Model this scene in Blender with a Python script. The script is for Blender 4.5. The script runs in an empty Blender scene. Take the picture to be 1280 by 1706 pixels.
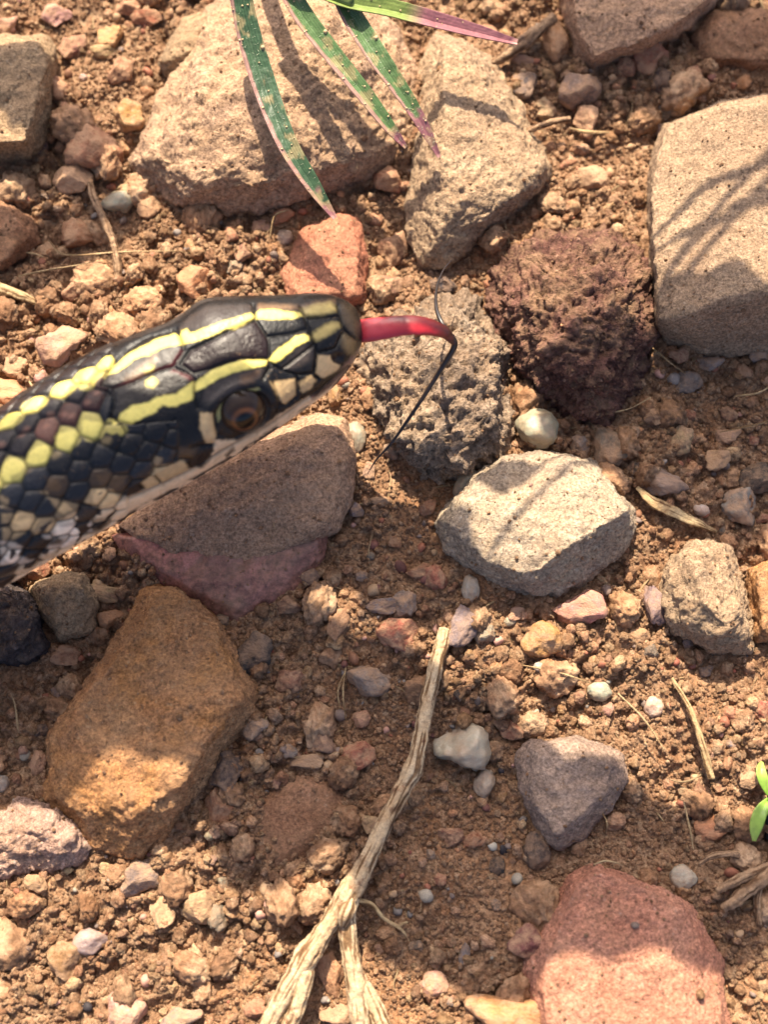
import bpy, bmesh, math, random
import numpy as np
from mathutils import Vector, Matrix
from mathutils.bvhtree import BVHTree

random.seed(7)
rng = np.random.default_rng(7)
R = math.radians
MM = 0.001                                   # everything below is laid out in millimetres
scene = bpy.context.scene
COL = scene.collection

# ------------------------------------------------------------------ camera
W, H = 1280.0, 1706.0                        # the photograph's pixels
TILT, DIST, FPX = R(13), 165.0, 2343.0
cam_pos = np.array([0.0, -math.sin(TILT) * DIST, math.cos(TILT) * DIST])
cam_f = -cam_pos / DIST
cam_r = np.array([1.0, 0, 0])
cam_u = np.cross(cam_r, cam_f)
cd = bpy.data.cameras.new("camera")
cam = bpy.data.objects.new("camera", cd)
COL.objects.link(cam)
cam.location = Vector(cam_pos * MM)
cam.rotation_euler = (TILT, 0, 0)
cd.sensor_fit = 'VERTICAL'
cd.sensor_height = 24.0
cd.lens = 24.0 * FPX / H
cd.clip_start = 0.005
cd.clip_end = 200.0
cd.dof.use_dof = True
cd.dof.focus_distance = (DIST - 5.0) * MM
cd.dof.aperture_fstop = 12.0
scene.camera = cam

# ------------------------------------------------------------------ sky, sun, exposure
SUN_EL = R(49)
SHX = 0.14                                    # shadows run down the picture and a touch to the right
Ldir = np.array([-SHX * math.cos(SUN_EL), math.cos(SUN_EL) * math.sqrt(1 - SHX ** 2), math.sin(SUN_EL)])
world = bpy.data.worlds.new("World")
scene.world = world
world.use_nodes = True
wn = world.node_tree
sky = wn.nodes.new("ShaderNodeTexSky")
sky.sky_type = 'NISHITA'
sky.sun_disc = False
sky.sun_elevation = SUN_EL
sky.sun_rotation = math.atan2(Ldir[0], Ldir[1])
sky.air_density = 0.55
sky.dust_density = 4.0
sky.ozone_density = 0.3
bg = wn.nodes["Background"]
wn.links.new(sky.outputs[0], bg.inputs[0])
bg.inputs[1].default_value = 0.125
sd = bpy.data.lights.new("sun", 'SUN')
sd.energy = 4.8
sd.angle = R(0.55)
sd.color = (1.0, 0.87, 0.68)
sun = bpy.data.objects.new("sun", sd)
COL.objects.link(sun)
sun.rotation_euler = Vector(Ldir).to_track_quat('Z', 'Y').to_euler()
sun.location = Vector(Ldir * 2.0)
scene.view_settings.view_transform = 'Standard'
scene.view_settings.look = 'None'
scene.view_settings.exposure = 1.42
scene.view_settings.gamma = 1.0
scene.view_settings.use_curve_mapping = False
scene.cycles.use_denoising = True
scene.cycles.max_bounces = 6


def P(px, py, z):
    """photo pixel -> point (mm) at height z"""
    d = cam_f + cam_r * ((px - W / 2) / FPX) + cam_u * ((H / 2 - py) / FPX)
    t = (z - cam_pos[2]) / d[2]
    return cam_pos + d * t


def proj(p):
    q = p - cam_pos
    z = q @ cam_f
    return np.stack([W / 2 + FPX * (q @ cam_r) / z, H / 2 - FPX * (q @ cam_u) / z], -1)


# ------------------------------------------------------------------ noise
_G = np.array([[1, 1, 0], [-1, 1, 0], [1, -1, 0], [-1, -1, 0], [1, 0, 1], [-1, 0, 1], [1, 0, -1], [-1, 0, -1],
               [0, 1, 1], [0, -1, 1], [0, 1, -1], [0, -1, -1]], float)


def pn(p, seed=0):
    i = np.floor(p).astype(np.int64)
    f = p - i
    u = f * f * f * (f * (f * 6 - 15) + 10)
    out = 0
    for dx in (0, 1):
        wx = u[:, 0] if dx else 1 - u[:, 0]
        for dy in (0, 1):
            wy = u[:, 1] if dy else 1 - u[:, 1]
            for dz in (0, 1):
                wz = u[:, 2] if dz else 1 - u[:, 2]
                h = ((i[:, 0] + dx) * 374761393 + (i[:, 1] + dy) * 668265263 + (i[:, 2] + dz) * 2147483647 + seed * 1274126177) & 0x7fffffff
                h = ((h ^ (h >> 13)) * 1274126177) & 0x7fffffff
                h = h ^ (h >> 16)
                g = _G[h % 12]
                out = out + wx * wy * wz * (g[:, 0] * (f[:, 0] - dx) + g[:, 1] * (f[:, 1] - dy) + g[:, 2] * (f[:, 2] - dz))
    return out


def fbm(p, octaves=4, seed=0, gain=0.5):
    s, a = 0, 1.0
    for o in range(octaves):
        s = s + a * pn(p * (2.03 ** o) + 17.3 * o, seed + o)
        a *= gain
    return s


def ridged(p, octaves=3, seed=0):
    s, a = 0, 1.0
    for o in range(octaves):
        s = s + a * (np.abs(pn(p * (2.1 ** o) + 9.7 * o, seed + o)) * 2 - 0.5)
        a *= 0.5
    return s


# ------------------------------------------------------------------ helpers
def lin(r, g, b):
    f = lambda c: (c / 255 / 12.92) if c / 255 <= 0.04045 else ((c / 255 + 0.055) / 1.055) ** 2.4
    return np.array([f(r), f(g), f(b)])


KS = np.array([1.72, 1.64, 1.52])             # sunlit gain of this exposure, per channel


def A(r, g, b):
    """albedo of something that shows as r,g,b in full sun"""
    return tuple(np.clip(lin(r, g, b) / KS, 0.004, 0.85)) + (1.0,)


def mesh_from(name, verts, faces, origin=None):
    """verts in mm -> mesh in metres about origin (mm)"""
    v = np.asarray(verts, float)
    if origin is not None:
        v = v - np.asarray(origin)
    me = bpy.data.meshes.new(name)
    faces = np.asarray(faces)
    n, k = faces.shape
    me.vertices.add(len(v))
    me.vertices.foreach_set("co", (v * MM).astype(np.float32).ravel())
    me.loops.add(n * k)
    me.loops.foreach_set("vertex_index", faces.astype(np.int32).ravel())
    me.polygons.add(n)
    me.polygons.foreach_set("loop_start", np.arange(0, n * k, k, dtype=np.int32))
    me.polygons.foreach_set("use_smooth", np.ones(n, bool))
    me.update(calc_edges=True)
    me.validate()
    return me


def link(name, me, mat=None, origin=(0, 0, 0), parent=None):
    o = bpy.data.objects.new(name, me)
    COL.objects.link(o)
    o.location = Vector(np.asarray(origin, float) * MM)
    if parent is not None:
        o.parent = parent
        o.location = o.location - parent.location
    if mat is not None and me is not None and not me.materials:
        me.materials.append(mat)
    return o


def empty(name, origin=(0, 0, 0)):
    o = bpy.data.objects.new(name, None)
    o.empty_display_size = 0.003
    COL.objects.link(o)
    o.location = Vector(np.asarray(origin, float) * MM)
    return o


def tag(o, label=None, cat=None, group=None, kind=None):
    if label: o["label"] = label
    if cat: o["category"] = cat
    if group: o["group"] = group
    if kind: o["kind"] = kind
    return o


def set_color(me, cols, name="col"):
    a = me.color_attributes.new(name, 'FLOAT_COLOR', 'POINT')
    c = np.ones((len(cols), 4), np.float32)
    c[:, :3] = cols
    a.data.foreach_set("color", c.ravel())


def crom(pts, n):
    """Catmull-Rom through pts (k,d), resampled evenly in parameter to n"""
    pts = np.asarray(pts, float)
    k = len(pts)
    ext = np.vstack([2 * pts[0] - pts[1], pts, 2 * pts[-1] - pts[-2]])
    t = np.linspace(0, k - 1 - 1e-9, n)
    i = np.floor(t).astype(int)
    f = (t - i)[:, None]
    p0, p1, p2, p3 = ext[i], ext[i + 1], ext[i + 2], ext[i + 3]
    return 0.5 * (2 * p1 + (p2 - p0) * f + (2 * p0 - 5 * p1 + 4 * p2 - p3) * f ** 2 + (3 * p1 - p0 - 3 * p2 + p3) * f ** 3)


def grid_faces(n, m, wrap=True):
    i = np.arange(n - 1)[:, None]
    mm_ = m if wrap else m - 1
    j = np.arange(mm_)[None, :]
    j2 = (j + 1) % m
    return np.stack([i * m + j, i * m + j2, (i + 1) * m + j2, (i + 1) * m + j], -1).reshape(-1, 4)


def tube(path, rad, m=16, rough=0.0, freq=1.0, seed=0, flat=1.0, grooves=0):
    """closed tube along path (n,3) mm with radii (n,)"""
    path = np.asarray(path)
    n = len(path)
    tan = np.gradient(path, axis=0)
    tan /= np.linalg.norm(tan, axis=1)[:, None]
    up = np.array([0, 0, 1.0])
    side = np.cross(tan, up)
    side /= np.linalg.norm(side, axis=1)[:, None] + 1e-9
    nor = np.cross(side, tan)
    a = np.linspace(0, 2 * np.pi, m, endpoint=False)
    rr = np.asarray(rad)[:, None] * np.ones(m)
    if grooves:
        rr = rr * (1 + 0.07 * np.sin(a * grooves + 0.5 * np.sin(np.linspace(0, 9, n))[:, None]))
    v = path[:, None] + rr[..., None] * (np.cos(a)[None, :, None] * side[:, None] + flat * np.sin(a)[None, :, None] * nor[:, None])
    v = v.reshape(-1, 3)
    if rough:
        c = np.repeat(path, m, 0)
        dn = v - c
        dn /= np.linalg.norm(dn, axis=1)[:, None] + 1e-9
        v = v + dn * (rough * fbm(v * freq, 4, seed))[:, None]
    f = grid_faces(n, m)
    v = np.vstack([v, path[0], path[-1]])
    s, e = n * m, n * m + 1
    j = np.arange(m)
    caps = np.vstack([np.stack([(j + 1) % m, j, np.full(m, s), np.full(m, s)], -1),
                      np.stack([(n - 1) * m + j, (n - 1) * m + (j + 1) % m, np.full(m, e), np.full(m, e)], -1)])
    return v, f, caps


def tube_mesh(name, path, rad, origin, **kw):
    v, f, caps = tube(path, rad, **kw)
    me = bpy.data.meshes.new(name)
    allf = [tuple(x) for x in f] + [tuple(x[:3]) for x in caps]
    me.from_pydata([tuple(x) for x in (v - np.asarray(origin)) * MM], [], allf)
    me.polygons.foreach_set("use_smooth", np.ones(len(allf), bool))
    me.update()
    return me, v


# ------------------------------------------------------------------ materials
class NT:
    def __init__(self, name):
        self.m = bpy.data.materials.new(name)
        self.m.use_nodes = True
        self.t = self.m.node_tree
        self.b = self.t.nodes["Principled BSDF"]

    def n(self, typ, **kw):
        x = self.t.nodes.new(typ)
        for k, v in kw.items():
            setattr(x, k, v)
        return x

    def l(self, a, b):
        self.t.links.new(a, b)

    def coords(self, mult=1000.0):
        tc = self.n("ShaderNodeTexCoord")
        oi = self.n("ShaderNodeObjectInfo")
        vm = self.n("ShaderNodeVectorMath", operation='MULTIPLY_ADD')
        self.l(tc.outputs["Object"], vm.inputs[0])
        vm.inputs[1].default_value = (mult,) * 3
        sc = self.n("ShaderNodeMath", operation='MULTIPLY')
        self.l(oi.outputs["Random"], sc.inputs[0])
        sc.inputs[1].default_value = 300.0
        cb = self.n("ShaderNodeCombineXYZ")
        for i in range(3):
            self.l(sc.outputs[0], cb.inputs[i])
        self.l(cb.outputs[0], vm.inputs[2])
        return vm.outputs[0]

    def noise(self, co, scale, detail=4, rough=0.6, dist=0.0):
        x = self.n("ShaderNodeTexNoise")
        self.l(co, x.inputs["Vector"])
        x.inputs["Scale"].default_value = scale
        x.inputs["Detail"].default_value = detail
        x.inputs["Roughness"].default_value = rough
        x.inputs["Distortion"].default_value = dist
        return x.outputs["Fac"]

    def ramp(self, fac, p0, p1, c0=(0, 0, 0, 1), c1=(1, 1, 1, 1)):
        x = self.n("ShaderNodeValToRGB")
        self.l(fac, x.inputs[0])
        x.color_ramp.elements[0].position = p0
        x.color_ramp.elements[1].position = p1
        x.color_ramp.elements[0].color = c0
        x.color_ramp.elements[1].color = c1
        return x.outputs[0]

    def mix(self, fac, a, b, blend='MIX'):
        x = self.n("ShaderNodeMix", data_type='RGBA', blend_type=blend)
        for s, val in ((x.inputs[0], fac), (x.inputs[6], a), (x.inputs[7], b)):
            if hasattr(val, "links"):
                self.l(val, s)
            else:
                s.default_value = val
        return x.outputs[2]

    def math(self, op, a, b=None):
        x = self.n("ShaderNodeMath", operation=op)
        for s, val in ((x.inputs[0], a), (x.inputs[1], b)):
            if val is None: continue
            if hasattr(val, "links"):
                self.l(val, s)
            else:
                s.default_value = val
        return x.outputs[0]

    def bump(self, h, dist, strength=1.0, prev=None):
        x = self.n("ShaderNodeBump")
        x.inputs["Distance"].default_value = dist * MM
        x.inputs["Strength"].default_value = strength
        self.l(h, x.inputs["Height"])
        if prev is not None:
            self.l(prev, x.inputs["Normal"])
        return x.outputs[0]


SOIL1, SOIL2, SOIL3 = A(212, 166, 126), A(176, 130, 96), A(236, 196, 154)
DUST = A(222, 176, 130)


def rock_mat(name, c1, c2, speck=None, grain=1.0, dust=0.35, rough=0.9, bump=0.12, pits=0.0, spec=0.25, stain=None, specks=0.5):
    k = NT(name)
    co = k.coords()
    base = k.mix(k.ramp(k.noise(co, 0.13, 5, 0.62, 0.6), 0.36, 0.64), c1, c2)
    if stain is not None:
        base = k.mix(k.ramp(k.noise(co, 0.09, 4, 0.55, 1.2), 0.52, 0.66), base, stain)
    g = k.ramp(k.noise(co, 2.6 * grain, 3, 0.75), 0.30, 0.70, (0.42, 0.40, 0.39, 1), (1.62, 1.60, 1.56, 1))
    base = k.mix(1.0, base, g, 'MULTIPLY')
    g2 = k.ramp(k.noise(co, 0.75 * grain, 4, 0.7), 0.3, 0.7, (0.74, 0.73, 0.73, 1), (1.22, 1.22, 1.22, 1))
    base = k.mix(1.0, base, g2, 'MULTIPLY')
    if speck is not None:
        vo = k.n("ShaderNodeTexVoronoi")
        k.l(co, vo.inputs["Vector"])
        vo.inputs["Scale"].default_value = 1.25 * grain
        m = k.math('MULTIPLY', k.ramp(vo.outputs["Distance"], 0.12, 0.30, (1, 1, 1, 1), (0, 0, 0, 1)),
                   k.ramp(k.noise(co, 0.5, 2), 0.46, 0.62))
        base = k.mix(k.math('MULTIPLY', m, specks), base, speck)
    if dust:
        ge = k.n("ShaderNodeNewGeometry")
        sx = k.n("ShaderNodeSeparateXYZ")
        k.l(ge.outputs["Normal"], sx.inputs[0])
        up = k.ramp(sx.outputs[2], 0.25, 0.9)
        dm = k.math('MULTIPLY', k.math('MULTIPLY', up, k.ramp(k.noise(co, 0.22, 6, 0.72), 0.40, 0.66)), dust)
        base = k.mix(dm, base, DUST)
    k.l(base, k.b.inputs["Base Color"])
    k.b.inputs["Roughness"].default_value = rough
    k.b.inputs["Specular IOR Level"].default_value = spec
    nrm = k.bump(k.noise(co, 4.6 * grain, 3, 0.7), bump * 2.4)
    nrm = k.bump(k.noise(co, 0.9 * grain, 5, 0.7), bump * 3.0, 1.0, nrm)
    k.l(nrm, k.b.inputs["Normal"])
    return k.m


def soil_mat(name, instanced=False):
    k = NT(name)
    co = k.coords() if not instanced else k.coords(0.8)
    base = k.mix(k.ramp(k.noise(co, 0.10, 5, 0.6, 0.5), 0.36, 0.64), SOIL1, SOIL2)
    base = k.mix(k.ramp(k.noise(co, 0.7, 5, 0.7), 0.48, 0.70), base, SOIL3)
    base = k.mix(k.math('MULTIPLY', k.ramp(k.noise(co, 0.06, 3), 0.52, 0.70), 0.35), base, A(226, 154, 98))
    g = k.ramp(k.noise(co, 3.2, 3, 0.7), 0.3, 0.72, (0.52, 0.50, 0.48, 1), (1.35, 1.34, 1.32, 1))
    base = k.mix(1.0, base, g, 'MULTIPLY')
    if instanced:
        at = k.n("ShaderNodeAttribute", attribute_type='INSTANCER', attribute_name='tint')
        base = k.mix(1.0, base, at.outputs["Color"], 'MULTIPLY')
    k.l(base, k.b.inputs["Base Color"])
    k.b.inputs["Roughness"].default_value = 0.95
    k.b.inputs["Specular IOR Level"].default_value = 0.12
    h = k.math('ADD', k.noise(co, 1.6, 6, 0.75), k.math('MULTIPLY', k.noise(co, 5.0, 2, 0.6), 0.4))
    k.l(k.bump(h, 0.55), k.b.inputs["Normal"])
    return k.m


def pebble_mat(name, rough=0.8, glassy=False, granular=0.5):
    k = NT(name)
    co = k.coords(2.0)
    oi = k.n("ShaderNodeObjectInfo")
    base = oi.outputs["Color"]
    g = k.ramp(k.noise(co, 0.45, 5, 0.7, 0.5), 0.3, 0.7, (0.62, 0.60, 0.60, 1), (1.3, 1.3, 1.3, 1))
    base = k.mix(1.0, base, g, 'MULTIPLY')
    g = k.ramp(k.noise(co, 3.0, 3, 0.7), 0.3, 0.7, (1 - granular * .7,) * 3 + (1,), (1 + granular * .6,) * 3 + (1,))
    base = k.mix(1.0, base, g, 'MULTIPLY')
    ge = k.n("ShaderNodeNewGeometry")
    dm = k.math('MULTIPLY', k.ramp(k.noise(co, 0.6, 6, 0.75), 0.38, 0.58), 0.45 if glassy else 0.85 if rough > 0.7 else 0.5)
    base = k.mix(dm, base, SOIL1)
    k.l(base, k.b.inputs["Base Color"])
    k.b.inputs["Roughness"].default_value = rough
    k.b.inputs["Specular IOR Level"].default_value = 0.35 if glassy else 0.22
    if glassy:
        k.b.inputs["Subsurface Weight"].default_value = 0.35
        k.b.inputs["Subsurface Radius"].default_value = (1, 0.8, 0.6)
        k.b.inputs["Subsurface Scale"].default_value = 0.0012
    h = k.math('ADD', k.noise(co, 1.1, 5, 0.7), k.math('MULTIPLY', k.noise(co, 4.5, 2), 0.25))
    k.l(k.bump(h, 0.18 if glassy else 0.38), k.b.inputs["Normal"])
    return k.m


def wood_mat(name, c1, c2, c3):
    k = NT(name)
    co = k.coords()
    base = k.mix(k.ramp(k.noise(co, 0.35, 5, 0.7, 0.5), 0.35, 0.66), c1, c2)
    base = k.mix(k.ramp(k.noise(co, 0.55, 5, 0.7), 0.55, 0.66), base, c3)
    fa = k.n("ShaderNodeVertexColor", layer_name="fibre")
    base = k.mix(1.0, base, k.ramp(fa.outputs["Color"], 0.12, 0.55, (0.36, 0.27, 0.20, 1), (1.08, 1.06, 1.04, 1)), 'MULTIPLY')
    g = k.ramp(k.noise(co, 3.5, 3, 0.7), 0.3, 0.72, (0.68, 0.66, 0.64, 1), (1.2, 1.2, 1.2, 1))
    base = k.mix(1.0, base, g, 'MULTIPLY')
    k.l(base, k.b.inputs["Base Color"])
    k.b.inputs["Roughness"].default_value = 0.75
    k.b.inputs["Specular IOR Level"].default_value = 0.3
    k.l(k.bump(k.noise(co, 1.6, 5, 0.72), 0.35), k.b.inputs["Normal"])
    return k.m


def attr_mat(name, rough=0.4, coat=0.0, bump=0.0, bscale=3.0, spec=0.5, trans=0.0, mott=0.0, sss=0.0):
    k = NT(name)
    at = k.n("ShaderNodeVertexColor", layer_name="col")
    base = at.outputs["Color"]
    co = k.coords()
    if mott:
        g = k.ramp(k.noise(co, bscale * 0.4, 4, 0.7), 0.3, 0.7, (1 - mott,) * 3 + (1,), (1 + mott,) * 3 + (1,))
        base = k.mix(1.0, base, g, 'MULTIPLY')
    k.l(base, k.b.inputs["Base Color"])
    k.b.inputs["Roughness"].default_value = rough
    k.b.inputs["Coat Weight"].default_value = coat
    k.b.inputs["Coat Roughness"].default_value = 0.18
    k.b.inputs["Specular IOR Level"].default_value = spec
    if sss:
        k.b.inputs["Subsurface Weight"].default_value = sss
        k.b.inputs["Subsurface Scale"].default_value = 0.0008
    if trans:
        k.b.inputs["Transmission Weight"].default_value = 0
    if bump:
        k.l(k.bump(k.noise(co, bscale, 4, 0.65), bump), k.b.inputs["Normal"])
    return k.m


# ------------------------------------------------------------------ ground
GX, GY = (-75.0, 75.0), (-95.0, 105.0)
GS = 0.24
gxs = np.arange(GX[0], GX[1] + 1e-6, GS)
gys = np.arange(GY[0], GY[1] + 1e-6, GS)
nx, ny = len(gxs), len(gys)
gx, gy = np.meshgrid(gxs, gys)
q = np.stack([gx.ravel(), gy.ravel(), np.zeros(gx.size)], -1)


def soil_zone(qq):
    """1 where the soil is cloddy, 0 where it is fine and trodden flat"""
    z_ = np.clip(0.55 + 1.6 * fbm(qq / 16 + 5, 3, 41), 0, 1)
    for fx, fy, fr in ((760, 1470, 10), (640, 930, 7), (830, 1400, 6), (1060, 1420, 5)):
        c_ = P(fx, fy, 0)
        z_ = z_ * (1 - 0.9 * np.exp(-((qq[:, 0] - c_[0]) ** 2 + (qq[:, 1] - c_[1]) ** 2) / fr ** 2))
    for fx, fy, fr in ((960, 1130, 12), (250, 1560, 14), (1180, 1260, 10), (450, 1530, 8)):
        c_ = P(fx, fy, 0)
        z_ = np.maximum(z_, np.exp(-((qq[:, 0] - c_[0]) ** 2 + (qq[:, 1] - c_[1]) ** 2) / fr ** 2))
    return z_


zone = soil_zone(q)
gh = (1.5 * fbm(q / 21, 3, 1) + 1.0 * fbm(q / 7.5, 3, 5)
      + zone * (1.45 * ridged(q / 3.6 + 0.3 * fbm(q / 2.0, 2, 77)[:, None], 2, 9) * -1 + 0.2)
      + 0.62 * (1 - 2.2 * np.abs(pn(q / 1.9, 21))) * (0.25 + 0.75 * zone)
      + 0.20 * pn(q / 0.85, 13) + 0.13 * pn(q / 0.5, 15))
# fade to flat at the rim of the fine patch so that the outer sheet can meet it
edge = np.minimum.reduce([gx - GX[0], GX[1] - gx, gy - GY[0], GY[1] - gy]).ravel()
gh *= np.clip(edge / 8.0, 0, 1)
HF = gh.reshape(ny, nx)


def ground_z(x, y):
    fx = np.clip((np.asarray(x, float) - GX[0]) / GS, 0, nx - 1.001)
    fy = np.clip((np.asarray(y, float) - GY[0]) / GS, 0, ny - 1.001)
    i, j = np.floor(fx).astype(int), np.floor(fy).astype(int)
    a, b = fx - i, fy - j
    return (HF[j, i] * (1 - a) * (1 - b) + HF[j, i + 1] * a * (1 - b) + HF[j + 1, i] * (1 - a) * b + HF[j + 1, i + 1] * a * b)


SOIL = soil_mat("brown_soil")
gv = np.stack([gx.ravel(), gy.ravel(), gh], -1)
gf = grid_faces(ny, nx, wrap=False)
# outer sheet: rings out to the horizon
inner = np.array([[GX[0], GY[0]], [GX[1], GY[0]], [GX[1], GY[1]], [GX[0], GY[1]]])
rv, rf = [], []
base_i = len(gv)
scales = [1.0, 1.6, 3, 8, 30, 200, 2000, 20000]
for s in scales:
    for c in inner:
        rv.append([c[0] * s, c[1] * s, 0.0])
for a in range(len(scales) - 1):
    for b in range(4):
        c = (b + 1) % 4
        rf.append([base_i + a * 4 + b, base_i + (a + 1) * 4 + b, base_i + (a + 1) * 4 + c, base_i + a * 4 + c])
ground = link("ground", mesh_from("ground", np.vstack([gv, rv]), np.vstack([gf, rf])), SOIL)
tag(ground, "dry brown crumbly soil under the stones and the snake", None, None, "structure")

# ------------------------------------------------------------------ stones
rock_bvh = []      # (BVH, bbox)
rock_outlines = []
rock_short = []      # (phrase, centre) for naming what lies beside it


def in_poly(pts, poly):
    pts = np.asarray(pts, float)
    poly = np.asarray(poly, float)
    x, y = pts[:, 0], pts[:, 1]
    c = np.zeros(len(pts), bool)
    j = len(poly) - 1
    for i in range(len(poly)):
        xi, yi = poly[i]
        xj, yj = poly[j]
        c ^= ((yi > y) != (yj > y)) & (x < (xj - xi) * (y - yi) / (yj - yi + 1e-12) + xi)
        j = i
    return c


def rock(name, label, mat, outline, top, zo=1.0, a1=0.5, a2=0.25, a3=0.10, f1=0.12, voxel=0.30, smooth=1, seed=0, lump=0.0, strata=0.0, cat="stone", chips=0.35, near_name="stone", facets=40):
    """angular stone: convex hull of an outline (px) near the ground and facet corners (px,px,z), then worn and roughened"""
    oc = np.mean(np.array(outline, float), 0)
    outline = [tuple(oc + (np.array(p_) - oc) * 1.025) for p_ in outline]
    pts = [P(x, y, zo) for x, y in outline]
    c = np.mean(pts, 0)
    for x, y in outline:
        p = P(x, y, zo)
        b = c + (p - c) * 0.93
        pts.append(np.array([b[0], b[1], -3.5]))
    pts += [P(x, y, z) for x, y, z in top]
    bm = bmesh.new()
    for p in pts:
        bm.verts.new(p)
    bmesh.ops.convex_hull(bm, input=bm.verts)
    loose = [v for v in bm.verts if not v.link_faces]
    bmesh.ops.delete(bm, geom=loose, context='VERTS')
    bmesh.ops.recalc_face_normals(bm, faces=bm.faces)
    me = bpy.data.meshes.new("tmp")
    bm.to_mesh(me)
    bm.free()
    o = bpy.data.objects.new("tmp", me)
    COL.objects.link(o)
    m = o.modifiers.new("r", 'REMESH')
    m.mode = 'VOXEL'
    m.voxel_size = voxel
    s = o.modifiers.new("s", 'SMOOTH')
    s.factor = 0.5
    s.iterations = smooth
    dg = bpy.context.evaluated_depsgraph_get()
    em = bpy.data.meshes.new_from_object(o.evaluated_get(dg))
    bpy.data.objects.remove(o)
    n = len(em.vertices)
    v = np.empty(n * 3, np.float32)
    em.vertices.foreach_get("co", v)
    v = v.reshape(-1, 3).astype(float)
    nr = np.empty(n * 3, np.float32)
    em.vertices.foreach_get("normal", nr)
    nr = nr.reshape(-1, 3)
    qn = v + seed * 31.7
    d = a1 * fbm(qn * f1, 3, seed) * 1.3 + a2 * fbm(qn * 0.45, 4, seed + 3) * 1.3 + a3 * fbm(qn * 1.7, 3, seed + 5, 0.7) * 1.5
    # flat broken faces: random planes slice slivers off the surface
    gr = np.random.default_rng(seed + 900)
    for _ in range(facets):
        i_ = int(gr.integers(0, n))
        if nr[i_][2] < 0.6:
            continue
        pn_ = nr[i_] + gr.normal(size=3) * 0.35
        pn_ /= np.linalg.norm(pn_)
        dd = v @ pn_
        off_ = dd[i_] - gr.uniform(0.05, 0.38)
        cut = dd > off_
        if cut.sum() < 0.12 * n and v[cut, 2].min() > 2.0:
            v[cut] -= (dd[cut] - off_)[:, None] * pn_ * 0.95
    # conchoidal chips
    if chips:
        ch = np.abs(pn(qn * 0.28 + 4.4, seed + 8))
        d -= chips * np.clip(0.16 - ch, 0, 1) * 6 * 0.5
    if lump:
        d += lump * ridged(qn * 0.55, 3, seed + 7) * -1
    if strata:
        d += strata * np.tanh(3 * np.sin(v[:, 2] * 2.6 + 1.5 * fbm(qn * 0.2, 2, seed)))
    v = v + nr * d[:, None]
    org = np.array([c[0], c[1], 0.0])
    em.vertices.foreach_set("co", ((v - org) * MM).astype(np.float32).ravel())
    em.polygons.foreach_set("use_smooth", np.ones(len(em.polygons), bool))
    em.update()
    em.name = name
    ob = link(name, em, mat, org)
    tag(ob, label, cat)
    polys = [tuple(p.vertices) for p in em.polygons]
    rock_bvh.append((BVHTree.FromPolygons([tuple(x) for x in v], polys), v.min(0), v.max(0)))
    rock_outlines.append(np.array(outline, float))
    rock_short.append((near_name, c))
    return ob


M = {}
M['tan'] = rock_mat("brown_grey_sandstone", A(228, 186, 146), A(200, 162, 132), A(244, 216, 180), dust=0.5, bump=0.15)
M['pale'] = rock_mat("pale_grey_sandstone", A(206, 174, 138), A(188, 156, 124), A(236, 212, 178), dust=0.4, bump=0.13)
M['cream'] = rock_mat("cream_sandstone", A(198, 166, 132), A(180, 148, 118), A(232, 206, 172), dust=0.2, bump=0.12, grain=1.1)
M['maroon'] = rock_mat("maroon_conglomerate", A(156, 108, 92), A(110, 74, 64), A(230, 176, 144), dust=0.6, bump=0.26, grain=0.7, specks=0.9)
M['pitted'] = rock_mat("grey_pitted_stone", A(206, 178, 148), A(164, 140, 118), A(238, 214, 184), dust=0.45, bump=0.24, grain=0.75)
M['grey'] = rock_mat("warm_grey_stone", A(218, 194, 160), A(188, 166, 142), A(240, 224, 200), dust=0.35, bump=0.12)
M['slab'] = rock_mat("dark_grey_brown_stone", A(212, 168, 132), A(190, 150, 118), A(228, 196, 164), dust=0.25, bump=0.09, grain=1.0)
M['purple'] = rock_mat("purple_flint", A(176, 118, 98), A(140, 94, 80), A(214, 160, 136), grain=0.5, dust=0.25, rough=0.5, bump=0.04, spec=0.45, stain=A(216, 140, 126))
M['orange'] = rock_mat("rust_orange_sandstone", A(224, 168, 116), A(204, 144, 96), A(240, 200, 150), dust=0.35, bump=0.15, stain=A(220, 156, 96))
M['brownflat'] = rock_mat("brown_buried_stone", A(168, 124, 94), A(158, 112, 80), A(210, 172, 140), dust=0.25, bump=0.08)
M['darkgrey'] = rock_mat("dark_grey_stone", A(196, 166, 142), A(172, 144, 124), A(222, 196, 172), dust=0.25, bump=0.09, grain=1.1)
M['red'] = rock_mat("brick_red_sandstone", A(226, 160, 128), A(208, 140, 110), A(244, 196, 166), dust=0.22, bump=0.12, grain=1.0)
M['pinkred'] = rock_mat("salmon_stone", A(212, 142, 108), A(190, 118, 90), A(120, 100, 90), dust=0.30, bump=0.09, rough=0.75)
M['black'] = rock_mat("black_stone", A(74, 66, 66), A(96, 84, 82), A(170, 150, 140), dust=0.30, bump=0.20, grain=0.6, rough=0.7)
M['pinkrock'] = rock_mat("pale_pink_stone", A(232, 190, 166), A(214, 170, 142), A(250, 232, 214), dust=0.35, bump=0.16)
M['olive'] = rock_mat("olive_grey_stone", A(190, 158, 120), A(166, 138, 106), A(220, 196, 160), dust=0.40, bump=0.10)

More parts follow.
